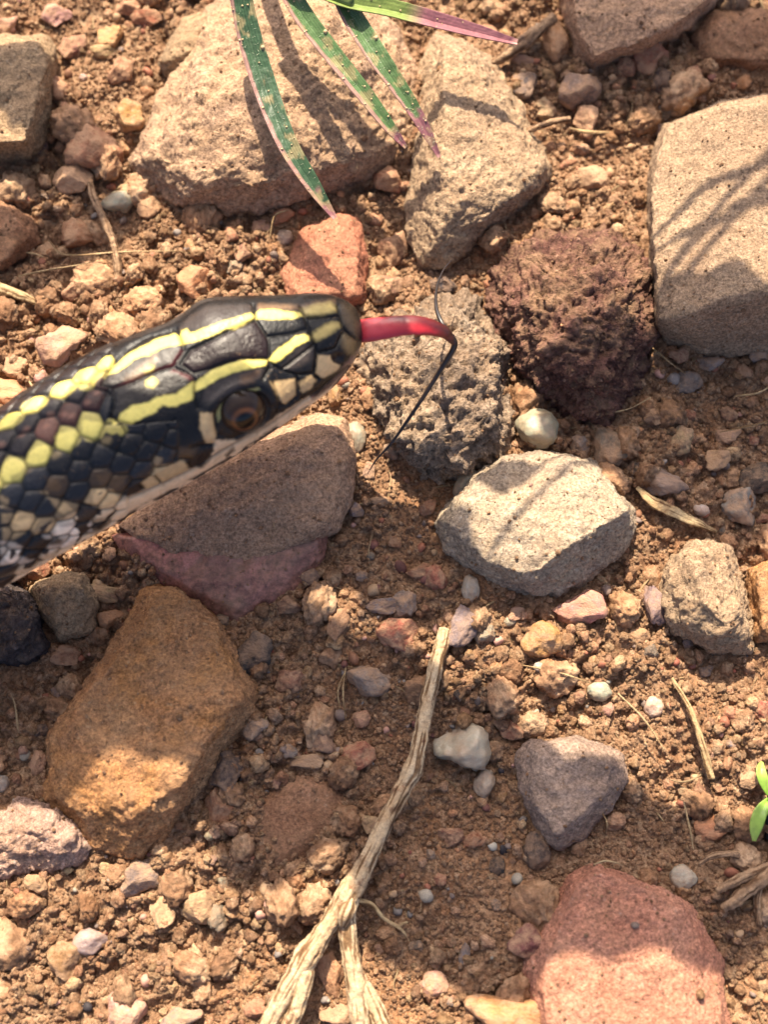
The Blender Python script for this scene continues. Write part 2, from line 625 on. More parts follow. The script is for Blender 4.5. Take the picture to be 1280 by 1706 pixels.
rock("stone", near_name="large stone under the grass", label="large brown-grey angular stone that the grass leaves hang over", mat=M['tan'],
     outline=[(340, 15), (390, -20), (480, -40), (600, -10), (660, 50), (692, 120), (684, 230), (640, 275), (560, 312), (440, 347), (380, 352), (290, 338), (240, 305), (218, 268), (250, 220), (292, 160), (304, 100)],
     top=[(372, 40, 8.5), (338, 125, 8), (312, 200, 7.5), (262, 262, 5.5), (330, 300, 6.5), (430, 310, 6.5), (500, -10, 10), (560, 60, 10), (470, 170, 10), (440, 230, 9.2), (560, 270, 6.0), (620, 220, 6.5), (640, 100, 7.5)], seed=3, a1=0.7, a2=0.38, a3=0.14)
rock("stone", near_name="wedge stone with the ridge", label="pale tan wedge stone with a ridge between two facets, beside the purple leaf tips", mat=M['pale'],
     outline=[(728, 58), (770, 66), (820, 92), (842, 170), (864, 222), (916, 265), (918, 298), (872, 332), (832, 372), (800, 402), (748, 446), (702, 442), (682, 400), (678, 335), (702, 268), (694, 172), (702, 110)],
     top=[(740, 72, 6.0), (742, 180, 8.0), (738, 268, 8.2), (792, 120, 6.0), (830, 230, 6.5), (895, 272, 5.8), (880, 312, 5.6), (820, 352, 5.8), (730, 398, 5.0), (770, 330, 7.4)], seed=5, a1=0.45, a2=0.3, a3=0.15)
rock("stone", near_name="big cream stone", label="big pale cream flat-topped stone striped by thin stem shadows", mat=M['cream'],
     outline=[(1106, 212), (1200, 172), (1290, 160), (1370, 165), (1380, 560), (1282, 582), (1180, 590), (1112, 572), (1092, 545), (1084, 450), (1080, 330), (1086, 262)],
     top=[(1118, 216, 8.5), (1210, 178, 9), (1290, 168, 9), (1360, 172, 9), (1370, 475, 12.5), (1282, 478, 12.6), (1200, 498, 12.2), (1135, 528, 10.6), (1100, 532, 8.4), (1092, 440, 9), (1088, 340, 9)], seed=8, a1=0.25, a2=0.16, a3=0.10, chips=0.2)
rock("stone", near_name="rough maroon stone", label="rough maroon lumpy stone with dark pitted surface beside the cream stone", mat=M['maroon'],
     outline=[(838, 442), (880, 402), (932, 380), (1000, 384), (1052, 402), (1086, 452), (1092, 560), (1064, 640), (1004, 702), (960, 694), (902, 652), (872, 592), (832, 552), (820, 500)],
     top=[(920, 425, 8), (1000, 415, 8.5), (1050, 470, 9), (1056, 560, 9), (980, 640, 8), (910, 590, 8.5), (880, 500, 8.5), (960, 500, 10)], seed=11, a1=0.9, a2=0.8, a3=0.36, lump=0.4, facets=0)
rock("stone", near_name="grey pitted stone", label="grey pitted knobbly stone under the snake's forked tongue", mat=M['pitted'],
     outline=[(692, 512), (740, 486), (790, 495), (804, 540), (836, 556), (850, 640), (856, 700), (840, 750), (792, 780), (732, 806), (702, 800), (668, 750), (640, 692), (612, 662), (600, 604), (616, 570), (650, 540)],
     top=[(720, 530, 6.5), (770, 520, 6), (815, 580, 6.5), (825, 700, 6), (760, 760, 6), (700, 740, 6.5), (650, 640, 6), (660, 590, 6.5), (740, 640, 8)], seed=13, a1=0.9, a2=0.8, a3=0.30, lump=0.4, facets=0)
rock("stone", near_name="ridged light grey stone", label="light grey angular stone with a sharp ridge, quartz pebble at its edge", mat=M['grey'],
     outline=[(724, 868), (775, 800), (832, 764), (900, 752), (952, 760), (986, 772), (1012, 820), (1056, 850), (1058, 884), (1032, 930), (990, 966), (932, 986), (888, 997), (832, 982), (780, 952), (746, 922)],
     top=[(748, 872, 6.4), (800, 800, 6.5), (850, 772, 6.5), (950, 768, 7), (1000, 818, 8), (1046, 850, 8.4), (962, 900, 9.2), (884, 966, 7.4), (812, 936, 6.6), (900, 850, 8)], seed=17, a1=0.4, a2=0.3, a3=0.13)
rock("stone", near_name="slab under the snake", label="dark grey-brown slab lying under the snake's head", mat=M['slab'],
     outline=[(196, 876), (300, 785), (480, 706), (524, 690), (572, 700), (592, 760), (586, 832), (562, 888), (520, 902), (468, 926), (420, 922), (372, 952), (332, 946), (262, 908)],
     top=[(230, 868, 4.5), (330, 790, 5.5), (520, 704, 5.8), (562, 712, 5.6), (576, 770, 5.6), (548, 868, 5.4), (470, 908, 5.4), (372, 934, 5.2), (330, 926, 5.0), (490, 740, 6.8)], zo=2.2, seed=19, a1=0.25, a2=0.18, a3=0.08, chips=0.2)
rock("stone", near_name="purple-red flint", label="smooth purple-red flint with a pink end, under the dark slab", mat=M['purple'],
     outline=[(184, 892), (220, 884), (300, 900), (440, 890), (546, 880), (536, 930), (502, 976), (432, 1010), (390, 1042), (352, 1012), (320, 986), (270, 972), (232, 952)],
     top=[(210, 895, 2.6), (440, 900, 3.6), (530, 900, 3.2), (430, 985, 3.2), (390, 1020, 2.6), (260, 945, 2.8)], zo=0.9, seed=23, a1=0.2, a2=0.12, a3=0.04, chips=0.25)
rock("stone", near_name="rust-orange block", label="long rust-orange sandstone block half in shadow", mat=M['orange'],
     outline=[(245, 986), (300, 980), (352, 1016), (382, 1060), (392, 1112), (426, 1160), (420, 1192), (362, 1270), (322, 1330), (282, 1390), (240, 1425), (206, 1434), (164, 1412), (148, 1368), (78, 1332), (88, 1262), (84, 1222), (120, 1170), (160, 1110), (200, 1050)],
     top=[(258, 1000, 6.2), (310, 1010, 6.6), (360, 1070, 7), (372, 1130, 7.5), (398, 1165, 6.6), (330, 1250, 8), (300, 1305, 7.6), (232, 1352, 7.5), (160, 1345, 6.2), (106, 1315, 6.0), (104, 1235, 6.6), (150, 1150, 7.5), (220, 1060, 7.5)], seed=29, a1=0.5, a2=0.32, a3=0.14)
rock("stone", near_name="weathered brown-grey block", label="weathered brown-grey block with a flat shaded top beyond the reddish cobble", mat=M['olive'],
     outline=[(-60, 58), (20, 66), (78, 60), (92, 78), (86, 150), (76, 232), (42, 264), (0, 266), (-60, 260)],
     top=[(-50, 70, 7), (60, 74, 7.6), (78, 110, 7.4), (40, 236, 7.2), (-50, 240, 7.5)], seed=31, a1=0.4, a2=0.2)
rock("stone", near_name="reddish-brown cobble", label="reddish-brown cobble near a dry curled rootlet", mat=M['brownflat'],
     outline=[(-50, 318), (18, 328), (58, 368), (66, 402), (22, 442), (-10, 462), (-50, 460)],
     top=[(-40, 335, 4), (15, 350, 4.6), (40, 392, 4), (-5, 440, 3.8)], seed=37, a1=0.4)
rock("stone", near_name="salmon-red stone", label="salmon-red stone beside the snake's snout under a leaf tip", mat=M['pinkred'],
     outline=[(496, 382), (560, 350), (598, 362), (614, 430), (606, 500), (560, 512), (480, 505), (468, 450)],
     top=[(520, 392, 3), (572, 368, 3.2), (596, 420, 3.2), (590, 490, 3), (500, 490, 2.8)], zo=0.7, seed=41, a1=0.35, a2=0.2)
rock("stone", near_name="black rough stone", label="black rough stone touching a small tan stone below the snake's neck", mat=M['black'],
     outline=[(-50, 960), (0, 962), (42, 976), (66, 1012), (76, 1088), (40, 1102), (-50, 1110)],
     top=[(-40, 972, 5), (20, 985, 5.4), (50, 1030, 5), (30, 1080, 4.6)], seed=43, a1=0.5, a2=0.4, a3=0.2)
rock("stone", near_name="small tan blocky stone", label="small tan blocky stone wedged beside the black stone", mat=M['olive'],
     outline=[(48, 978), (108, 950), (142, 962), (162, 1010), (156, 1052), (100, 1062), (70, 1032)],
     top=[(70, 978, 4), (128, 966, 4.4), (144, 1010, 4.2), (108, 1040, 4)], seed=47, a1=0.4)
rock("stone", near_name="pale pink crumbly stone", label="pale pink crumbly stone touching the end of the orange block", mat=M['pinkrock'],
     outline=[(-50, 1392), (4, 1378), (32, 1336), (82, 1346), (132, 1382), (142, 1412), (120, 1440), (60, 1444), (18, 1456), (-50, 1468)],
     top=[(-40, 1405, 3.8), (38, 1352, 4.6), (80, 1364, 4.8), (122, 1400, 3.6), (50, 1425, 3.6)], seed=53, a1=0.6, a2=0.45, a3=0.2)
rock("stone", near_name="nearly buried brown stone", label="flat brown stone almost buried in the soil between orange block and twig", mat=M['brownflat'],
     outline=[(396, 1390), (436, 1326), (500, 1290), (558, 1308), (582, 1350), (542, 1402), (500, 1442), (450, 1458), (404, 1424)],
     top=[(450, 1335, 1.5), (520, 1310, 1.6), (550, 1350, 1.5), (470, 1430, 1.4)], zo=0.2, seed=59, a1=0.3, a2=0.12, a3=0.06, chips=0.1)
rock("stone", near_name="dark grey stone in shade", label="dark grey rounded stone in shade beside a black chip", mat=M['darkgrey'],
     outline=[(866, 1262), (884, 1236), (960, 1222), (1040, 1258), (1052, 1300), (1022, 1350), (972, 1392), (932, 1414), (892, 1372), (864, 1312)],
     top=[(900, 1248, 4.6), (960, 1238, 5), (1022, 1272, 5), (1015, 1320, 4.8), (930, 1385, 4.4), (888, 1320, 4.6)], seed=61, a1=0.35, a2=0.2, chips=0.1)
rock("stone", near_name="brick-red sandstone", label="large brick-red sandstone crossed by a straight shadow edge", mat=M['red'],
     outline=[(948, 1458), (990, 1440), (1100, 1478), (1152, 1512), (1204, 1600), (1230, 1790), (900, 1790), (878, 1650), (878, 1592), (910, 1540)],
     top=[(962, 1470, 5.4), (1000, 1456, 5.8), (1098, 1492, 6), (1138, 1524, 5.8), (1180, 1610, 5.6), (1200, 1780, 6), (930, 1780, 6), (902, 1650, 5.6), (916, 1580, 5.8)], seed=67, a1=0.35, a2=0.18, a3=0.10, chips=0.2)
rock("stone", near_name="light tan stone with a shaded facet", label="light tan stone with one shaded facet next to an orange pebble", mat=M['pale'],
     outline=[(1120, 922), (1160, 895), (1216, 908), (1236, 950), (1252, 1010), (1252, 1082), (1200, 1088), (1122, 1052), (1100, 1012), (1106, 960)],
     top=[(1136, 926, 6), (1204, 914, 8), (1214, 980, 8.6), (1212, 1040, 7.4), (1140, 1036, 5.2), (1122, 990, 5.6)], seed=71, a1=0.45, a2=0.35, a3=0.16)
rock("stone", near_name="tucked orange-brown stone", label="orange-brown stone tucked against the light tan stone", mat=M['orange'],
     outline=[(1246, 944), (1330, 930), (1330, 1072), (1262, 1070), (1250, 1000)],
     top=[(1262, 952, 4), (1320, 945, 4.4), (1320, 1050, 4.2), (1270, 1050, 4)], seed=73, a1=0.4)
rock("stone", near_name="overhanging slab", label="brown-grey slab overhanging a row of small dark pebbles", mat=M['slab'],
     outline=[(930, -60), (1220, -60), (1192, 8), (1142, 48), (1062, 84), (992, 106), (960, 82), (944, 38)],
     top=[(950, -40, 6.5), (1190, -40, 6.5), (1180, 0, 6.5), (1135, 36, 6.4), (1056, 70, 6.2), (994, 92, 5.6), (962, 40, 6)], zo=2.0, seed=79, a1=0.4, a2=0.25)
rock("stone", near_name="flat buff slab", label="flat buff slab leaning against the large brown-grey stone", mat=M['olive'],
     outline=[(264, 104), (300, 32), (350, 8), (372, 20), (346, 70), (312, 116), (280, 122)],
     top=[(276, 100, 3), (306, 44, 3.6), (352, 22, 3.8), (330, 80, 3.4)], zo=1.2, seed=83, a1=0.3, a2=0.12)
rock("stone", near_name="broad sunk brown stone", label="broad brown stone sunk behind the dark pebbles by the overhanging slab", mat=M['brownflat'],
     outline=[(1150, 60), (1190, 20), (1330, 10), (1330, 120), (1240, 112), (1170, 108)],
     top=[(1172, 66, 2.6), (1200, 36, 3), (1320, 30, 3), (1320, 100, 2.6), (1200, 98, 2.4)], seed=89, a1=0.4)

# ------------------------------------------------------------------ pebbles
PB = {'matte': pebble_mat("matte_pebble", 0.88), 'smooth': pebble_mat("smooth_pebble", 0.55, False, 0.25), 'glassy': pebble_mat("quartz_pebble", 0.32, True, 0.12)}


def ico(sub):
    bm = bmesh.new()
    bmesh.ops.create_icosphere(bm, subdivisions=sub, radius=1.0)
    v = np.array([x.co[:] for x in bm.verts])
    f = np.array([[l.index for l in x.verts] for x in bm.faces])
    bm.free()
    return v, f


ICO4, ICO3, ICO2 = ico(4), ico(3), ico(2)


def chunk(seed, icod, cuts=7, round_=0.10, rough=0.05, lumpy=0.0, near=0.55, far=0.9):
    """unit stone: sphere shaved by random planes, softened and roughened"""
    g = np.random.default_rng(seed)
    v = icod[0].copy()
    for _ in range(cuts):
        nrm = g.normal(size=3)
        nrm /= np.linalg.norm(nrm)
        d = g.uniform(near, far)
        over = v @ nrm - d
        v -= np.where(over > 0, over * (1 - round_), 0)[:, None] * nrm
    n = v / (np.linalg.norm(v, axis=1)[:, None] + 1e-9)
    v = v + n * (0.14 * fbm(v * 1.1 + seed, 3, seed) + rough * fbm(v * 4.5 + seed, 3, seed + 2) + lumpy * -ridged(v * 2.2 + seed, 3, seed + 5))[:, None]
    return v / np.abs(v).max(0)


def unit_mesh(name, v, f):
    me = bpy.data.meshes.new(name)
    me.from_pydata([tuple(x) for x in v], [], [tuple(x) for x in f])
    me.polygons.foreach_set("use_smooth", np.ones(len(f), bool))
    me.update()
    return me


peb_mesh = []
for s in range(14):
    me = bpy.data.meshes.new("pebble")
    v = chunk(200 + s, ICO4, cuts=9 + s % 5, rough=0.09, round_=0.05, near=0.45, far=0.82)
    me = unit_mesh("pebble", v, ICO4[1])
    me.materials.append(PB['matte'])
    peb_mesh.append(me)

peb_round = []
for s in range(5):
    me = unit_mesh("pebble", chunk(260 + s, ICO4, cuts=5, rough=0.05, round_=0.2, near=0.68, far=0.92), ICO4[1])
    me.materials.append(PB['glassy'])
    peb_round.append(me)

PC = {  # name -> (sunlit rgb, finish, words)
    'tan': ((206, 166, 124), 'matte', "tan"), 'brown': ((160, 112, 82), 'matte', "brown"), 'redbrown': ((176, 112, 84), 'matte', "red-brown"),
    'orange': ((214, 150, 104), 'smooth', "orange"), 'red': ((190, 112, 88), 'matte', "brick-red"), 'pink': ((222, 166, 140), 'matte', "pink"),
    'white': ((206, 192, 168), 'glassy', "off-white"), 'quartz': ((184, 168, 144), 'glassy', "translucent pale quartz"), 'grey': ((162, 146, 132), 'matte', "grey"),
    'blue': ((136, 124, 114), 'smooth', "blue-grey"), 'black': ((70, 62, 62), 'smooth', "black"), 'maroon': ((140, 92, 78), 'matte', "maroon"),
    'gold': ((190, 140, 84), 'matte', "golden-brown"), 'greybrown': ((150, 126, 110), 'matte', "grey-brown"), 'cream': ((240, 206, 150), 'matte', "cream")}
peb_spots = []     # (x, y, r) mm


def pebble(px, py, rx, ry, colour, label=None, i=[0], mm_pos=None, rz=None, jitter=True):
    i[0] += 1
    rgb, fin, word = PC[colour]
    me = peb_round[i[0] % 5] if fin == 'glassy' and rx < 40 else peb_mesh[i[0] % len(peb_mesh)]
    if mm_pos is None:
        p = P(px, py, 0.8)
        sx, sy = rx / 14.2, ry / 14.2
    else:
        p = np.array([mm_pos[0], mm_pos[1], 0])
        sx, sy = rx, ry
    sz = 0.72 * min(sx, sy) + 0.1 * max(sx, sy)
    z = float(ground_z(p[0], p[1]))
    gz = [float(ground_z(p[0] + a * sx * .7, p[1] + b * sy * .7)) for a, b in ((1, 0), (-1, 0), (0, 1), (0, -1))]
    z = max(z, np.mean(gz)) + sz * 0.22
    # sits on a stone if one lies underneath
    for bv, lo, hi in (rock_bvh if label and 'resting' in label else ()):
        if lo[0] < p[0] < hi[0] and lo[1] < p[1] < hi[1]:
            h = bv.ray_cast(Vector((p[0], p[1], 60)), Vector((0, 0, -1)))
            if h[0] is not None and h[0].z > z - sz * 0.3:
                z = h[0].z + sz * 0.45
    if mm_pos is None:
        p = P(px, py, z)
    o = bpy.data.objects.new("pebble", me)
    COL.objects.link(o)
    o.location = Vector((p[0], p[1], z)) * MM
    o.scale = (sx * MM * 1.04, sy * MM * 1.04, sz * MM * 1.1)
    # turn by half-turns so the footprint keeps its measured width and height
    o.rotation_euler = (random.choice((0, math.pi)) + random.uniform(-.12, .12), random.uniform(-.12, .12), rz if rz is not None else random.choice((0, math.pi)) + random.uniform(-.3, .3))
    j = rng.uniform(0.88, 1.12, 3) * rng.uniform(0.9, 1.1)
    c = np.clip(np.array(A(*rgb)[:3]) * j, 0.004, 0.8)
    o.color = (c[0], c[1], c[2], 1)
    o.material_slots[0].link = 'OBJECT'
    o.material_slots[0].material = PB[fin]
    if label:
        tag(o, label, "pebble")
    else:
        who = min(rock_short, key=lambda r: (r[1][0] - p[0]) ** 2 + (r[1][1] - p[1]) ** 2)[0]
        size = "larger" if (sx + sy) / 2 > 1.7 else "small"
        tag(o, f"{size} {word} pebble in the soil near the {who}", "pebble", f"{size} {word} pebbles near the {who}")
    peb_spots.append((p[0], p[1], max(sx, sy)))
    return o


named = [
    (150, 250, 56, 44, 'redbrown', "broad red-brown pebble with a pale chip resting on its edge"),
    (120, 298, 38, 28, 'pink', "pale pink chip resting on the broad red-brown pebble"),
    (325, 472, 34, 30, 'orange', "glossy orange pebble just above the snake's head"),
    (105, 572, 46, 42, 'pink', "round dusty pink pebble beside the snake's neck"),
    (2, 658, 50, 30, 'orange', "flat orange pebble lying against the snake's neck"),
    (655, 415, 27, 34, 'brown', "brown pebble between the salmon stone and the wedge stone"),
    (645, 476, 33, 25, 'maroon', "dusky maroon pebble next to the salmon-red stone"),
    (965, 146, 40, 40, 'greybrown', "round grey-brown pebble under the overhanging slab"),
    (874, 142, 24, 30, 'black', "black pebble beside the wedge stone"),
    (930, 70, 28, 46, 'gold', "upright golden-brown pebble against the overhanging slab"),
    (895, 714, 36, 34, 'quartz', "pale grey pebble between the maroon stone and the ridged grey stone"),
    (785, 813, 31, 33, 'quartz', "round translucent quartz pebble at the ridged grey stone's edge"),
    (1028, 738, 38, 42, 'greybrown', "grey-brown pebble in shade below the maroon stone"),
    (612, 664, 18, 20, 'orange', "small orange-red chip just under the snake's chin"),
    (773, 1042, 24, 37, 'blue', "blue-grey oval pebble touching the tip of the twig"),
    (785, 980, 15, 24, 'white', "small upright white pebble above the blue-grey oval one"),
    (665, 1058, 38, 28, 'red', "brick-red pebble beside the tip of the twig"),
    (965, 1018, 46, 37, 'pink', "pink speckled granite pebble under the ridged grey stone"),
    (905, 1070, 34, 33, 'gold', "golden-brown crumbly pebble near the pink granite one"),
    (770, 1242, 45, 44, 'white', "smooth greenish-white wedge pebble beside the twig"),
    (853, 1214, 22, 20, 'red', "dull red pebble beside the smooth white wedge pebble"),
    (808, 1305, 17, 23, 'quartz', "clear quartz chip below the smooth white wedge pebble"),
    (620, 1130, 41, 29, 'grey', "speckled grey pebble lying left unshaded beside the twig's upper end".replace("left unshaded ", "")),
    (890, 1420, 27, 33, 'black', "black angular chip between the dark grey and the brick-red stones"),
    (425, 1090, 44, 36, 'black', "black crumbly stone beside the orange block's corner"),
    (380, 1287, 30, 36, 'black', "black smooth pebble tucked under the orange block"),
    (840, 1692, 62, 36, 'gold', "golden-yellow flat pebble against the brick-red sandstone"),
    (215, 1682, 38, 34, 'pink', "pale pinkish-grey pebble among the soil clods"),
    (515, 1270, 28, 13, 'pink', "flat pale pink chip beside the nearly buried brown stone"),
    (595, 1260, 30, 25, 'redbrown', "red-brown rounded pebble beside the bend of the twig"),
    (1235, 845, 33, 33, 'grey', "round mottled grey pebble near the dry straw"),
    (1095, 802, 52, 32, 'blue', "flat blue-grey pebble under the dry straw"),
    (830, 132, 14, 24, 'cream', "tiny cream flake standing beside the black pebble"),
]
for n in named:
    pebble(*n[:5], label=n[5])
plain = [
    (95, 28, 28, 22, 'pink'), (212, 14, 26, 16, 'brown'), (245, 32, 30, 20, 'redbrown'), (182, 62, 26, 24, 'orange'), (176, 84, 28, 15, 'tan'), (118, 78, 28, 27, 'maroon'),
    (212, 196, 32, 32, 'gold'), (195, 338, 30, 20, 'quartz'), (74, 415, 18, 16, 'tan'), (130, 390, 38, 30, 'redbrown'), (248, 345, 22, 24, 'tan'), (435, 380, 17, 21, 'pink'),
    (383, 392, 17, 19, 'redbrown'), (470, 362, 24, 14, 'orange'), (405, 420, 14, 22, 'maroon'), (390, 446, 15, 14, 'grey'), (315, 412, 12, 12, 'grey'), (25, 610, 22, 21, 'tan'), (66, 632, 15, 18, 'pink'),
    (640, 300, 34, 26, 'brown'), (700, 350, 20, 18, 'maroon'), (910, 182, 22, 20, 'tan'), (1040, 115, 21, 20, 'maroon'), (1090, 96, 36, 32, 'redbrown'), (1150, 135, 27, 25, 'brown'),
    (1240, 136, 15, 16, 'orange'), (1116, 186, 18, 18, 'blue'), (1096, 216, 17, 18, 'grey'), (985, 302, 32, 28, 'tan'), (1000, 60, 20, 30, 'brown'), (870, 100, 22, 12, 'pink'),
    (1110, 130, 22, 26, 'black'), (965, 745, 18, 22, 'grey'), (745, 850, 20, 18, 'tan'), (615, 786, 12, 17, 'pink'), (636, 835, 21, 10, 'pink'), (590, 850, 16, 14, 'grey'),
    (1135, 733, 22, 27, 'tan'), (1215, 726, 22, 16, 'pink'), (1258, 733, 13, 12, 'red'), (1195, 765, 22, 20, 'tan'), (1170, 850, 14, 10, 'white'), (1262, 796, 34, 28, 'black'),
    (1180, 606, 28, 18, 'grey'), (1146, 640, 28, 22, 'blue'), (1132, 592, 17, 14, 'brown'), (675, 1005, 22, 26, 'grey'), (810, 1050, 20, 24, 'grey'), (862, 1024, 16, 13, 'pink'),
    (1070, 1058, 21, 14, 'tan'), (1088, 1008, 26, 36, 'blue'), (1090, 1178, 17, 17, 'white'), (1178, 1118, 12, 10, 'grey'), (1215, 1190, 16, 14, 'orange'), (1270, 1183, 17, 18, 'red'),
    (905, 1112, 16, 9, 'white'), (1000, 1152, 20, 16, 'quartz'), (185, 1028, 24, 20, 'orange'), (168, 986, 40, 17, 'tan'), (425, 1210, 22, 22, 'grey'), (396, 1222, 10, 10, 'grey'),
    (365, 1346, 25, 30, 'redbrown'), (480, 1250, 16, 14, 'grey'), (535, 1240, 26, 22, 'greybrown'), (600, 1196, 18, 16, 'pink'), (560, 1040, 22, 28, 'brown'), (480, 1135, 26, 22, 'redbrown'),
    (230, 1465, 34, 28, 'greybrown'), (268, 1514, 24, 36, 'tan'), (330, 1510, 31, 28, 'tan'), (150, 1568, 28, 20, 'quartz'), (114, 1600, 35, 30, 'brown'), (110, 1448, 13, 11, 'tan'),
    (175, 1445, 12, 10, 'cream'), (300, 1700, 36, 20, 'grey'), (30, 1572, 26, 20, 'black'), (364, 1526, 18, 25, 'blue'), (372, 1470, 10, 12, 'grey'), (720, 1642, 28, 22, 'pink'),
    (776, 1590, 12, 18, 'blue'), (1140, 1462, 22, 20, 'white'), (1190, 1376, 32, 22, 'orange'), (555, 1620, 22, 38, 'orange'), (1085, 1085, 14, 12, 'blue'), (1250, 1300, 18, 14, 'tan'),
    (640, 1010, 30, 14, 'grey'), (700, 955, 24, 18, 'redbrown'), (725, 965, 20, 24, 'redbrown'), (560, 1690, 26, 20, 'pink'), (1270, 590, 22, 14, 'grey'), (1010, 880, 12, 10, 'tan'),
    (60, 1470, 20, 16, 'tan'), (110, 1095, 26, 20, 'brown'), (40, 1250, 10, 10, 'pink'), (85, 1175, 13, 12, 'pink'), (100, 1155, 16, 14, 'grey'), (200, 120, 22, 26, 'brown'), (100, 150, 26, 30, 'redbrown'),
    (1240, 500 + 120, 20, 14, 'brown'), (1215, 690, 16, 14, 'brown'), (1090, 690, 20, 20, 'brown'), (1060, 780, 14, 12, 'grey'), (1150, 690, 12, 11, 'red'), (850, 1035, 10, 8, 'white'),
    (560, 655, 14, 22, 'gold'), (590, 730, 20, 30, 'quartz'), (480, 1010, 22, 16, 'brown'), (520, 960, 20, 16, 'greybrown'), (600, 960, 14, 10, 'grey'),
]
for n in plain:
    if not any(in_poly(np.array([[n[0], n[1]]]), ol)[0] for ol in rock_outlines):
        pebble(*n)

# loose gravel filling the rest, never on top of the stones or measured pebbles
cols_w = [('brown', 5), ('redbrown', 5), ('tan', 4), ('greybrown', 4), ('grey', 3), ('pink', 2), ('maroon', 2), ('orange', 1.4), ('quartz', 1.0), ('blue', 1.0), ('black', 0.9), ('red', 0.8), ('white', 0.4)]
cn = [c for c, _ in cols_w]
cw = np.array([w for _, w in cols_w]); cw = cw / cw.sum()


def clear_of_rocks(x, y, margin=4):
    p = proj(np.array([[x, y, 0.5]]))
    for ol in rock_outlines:
        if in_poly(p, ol)[0]:
            return False
    return True


count = 0
while count < 125:
    if count < 100:
        w = P(random.uniform(0, W), random.uniform(0, H), 0)
    else:
        w = np.array([random.uniform(-68, 68), random.uniform(-85, 95), 0])
    r = min(2.2, 0.55 + random.expovariate(1 / 0.38))
    if any((w[0] - a) ** 2 + (w[1] - b) ** 2 < (r + c) ** 2 * 0.8 for a, b, c in peb_spots) or not clear_of_rocks(w[0], w[1]):
        continue
    pebble(0, 0, r * random.uniform(0.85, 1.25), r * random.uniform(0.75, 1.1), str(rng.choice(cn, p=cw)), mm_pos=w, rz=random.uniform(0, 6.28))
    count += 1

# ------------------------------------------------------------------ soil crumbs and grit (too many to count)
def surf(xy):
    z = ground_z(xy[:, 0], xy[:, 1])
    on = np.zeros(len(xy), bool)
    for bv, lo, hi in rock_bvh:
        idx = np.nonzero((xy[:, 0] > lo[0]) & (xy[:, 0] < hi[0]) & (xy[:, 1] > lo[1]) & (xy[:, 1] < hi[1]))[0]
        for k in idx:
            h = bv.ray_cast(Vector((xy[k, 0], xy[k, 1], 60)), Vector((0, 0, -1)))
            if h[0] is not None and h[0].z > z[k]:
                z[k] = h[0].z
                on[k] = True
    return z, on


def scatter(name, label, protos, mat, n, smin, smean, smax, sink, tints, keep_on, area, dens=None, seed=0, lying=False):
    g = np.random.default_rng(seed)
    xy = np.stack([g.uniform(area[0], area[1], n), g.uniform(area[2], area[3], n)], -1)
    if dens is not None:
        keep = g.random(n) < dens(xy)
        xy = xy[keep]
    z, on = surf(xy)
    keep = ~on | (g.random(len(xy)) < keep_on)
    xy, z, on = xy[keep], z[keep], on[keep]
    s = np.clip(g.lognormal(np.log(smean), 0.5, len(xy)), smin, smax)
    s = np.where(on, s * 0.62, s)
    me = bpy.data.meshes.new(name)
    me.vertices.add(len(xy))
    co = np.stack([xy[:, 0], xy[:, 1], z + s * sink], -1) * MM
    me.vertices.foreach_set("co", co.astype(np.float32).ravel())
    a = me.attributes.new("rot", 'FLOAT_VECTOR', 'POINT')
    rot_ = g.uniform(0, 6.283, (len(xy), 3))
    if lying:
        rot_[:, :2] = g.normal(0, 0.22, (len(xy), 2))
    a.data.foreach_set("vector", rot_.astype(np.float32).ravel())
    sc = s[:, None] * g.uniform(0.75, 1.25, (len(xy), 3)) * MM
    a = me.attributes.new("scl", 'FLOAT_VECTOR', 'POINT')
    a.data.foreach_set("vector", sc.astype(np.float32).ravel())
    a = me.attributes.new("idx", 'INT', 'POINT')
    a.data.foreach_set("value", g.integers(0, len(protos), len(xy)).astype(np.int32))
    a = me.attributes.new("tint", 'FLOAT_COLOR', 'POINT')
    t = np.ones((len(xy), 4), np.float32)
    t[:, :3] = tints(g, len(xy))
    a.data.foreach_set("color", t.ravel())
    me.update()
    pc = bpy.data.collections.new(name + "_shapes")
    for k, (v, f) in enumerate(protos):
        pm = unit_mesh(name + "_shape", v, f)
        pm.materials.append(mat)
        po = bpy.data.objects.new(f"{name}_shape_{k:02d}", pm)
        pc.objects.link(po)
    o = link(name, me)
    ng = bpy.data.node_groups.new(name, 'GeometryNodeTree')
    ng.interface.new_socket("Geometry", in_out='INPUT', socket_type='NodeSocketGeometry')
    ng.interface.new_socket("Geometry", in_out='OUTPUT', socket_type='NodeSocketGeometry')
    N = ng.nodes
    gi, go = N.new("NodeGroupInput"), N.new("NodeGroupOutput")
    ip = N.new("GeometryNodeInstanceOnPoints")
    ci = N.new("GeometryNodeCollectionInfo")
    ci.inputs["Collection"].default_value = pc
    ci.inputs["Separate Children"].default_value = True
    ci.inputs["Reset Children"].default_value = True
    ip.inputs["Pick Instance"].default_value = True

    def na(nm, ty):
        x = N.new("GeometryNodeInputNamedAttribute")
        x.data_type = ty
        x.inputs["Name"].default_value = nm
        return x.outputs["Attribute"]
    e2r = N.new("FunctionNodeEulerToRotation")
    L = ng.links.new
    L(gi.outputs[0], ip.inputs["Points"])
    L(ci.outputs[0], ip.inputs["Instance"])
    L(na("idx", 'INT'), ip.inputs["Instance Index"])
    L(na("rot", 'FLOAT_VECTOR'), e2r.inputs[0])
    L(e2r.outputs[0], ip.inputs["Rotation"])
    L(na("scl", 'FLOAT_VECTOR'), ip.inputs["Scale"])
    L(ip.outputs[0], go.inputs[0])
    md = o.modifiers.new("scatter", 'NODES')
    md.node_group = ng
    tag(o, label, None, None, "stuff")
    return o


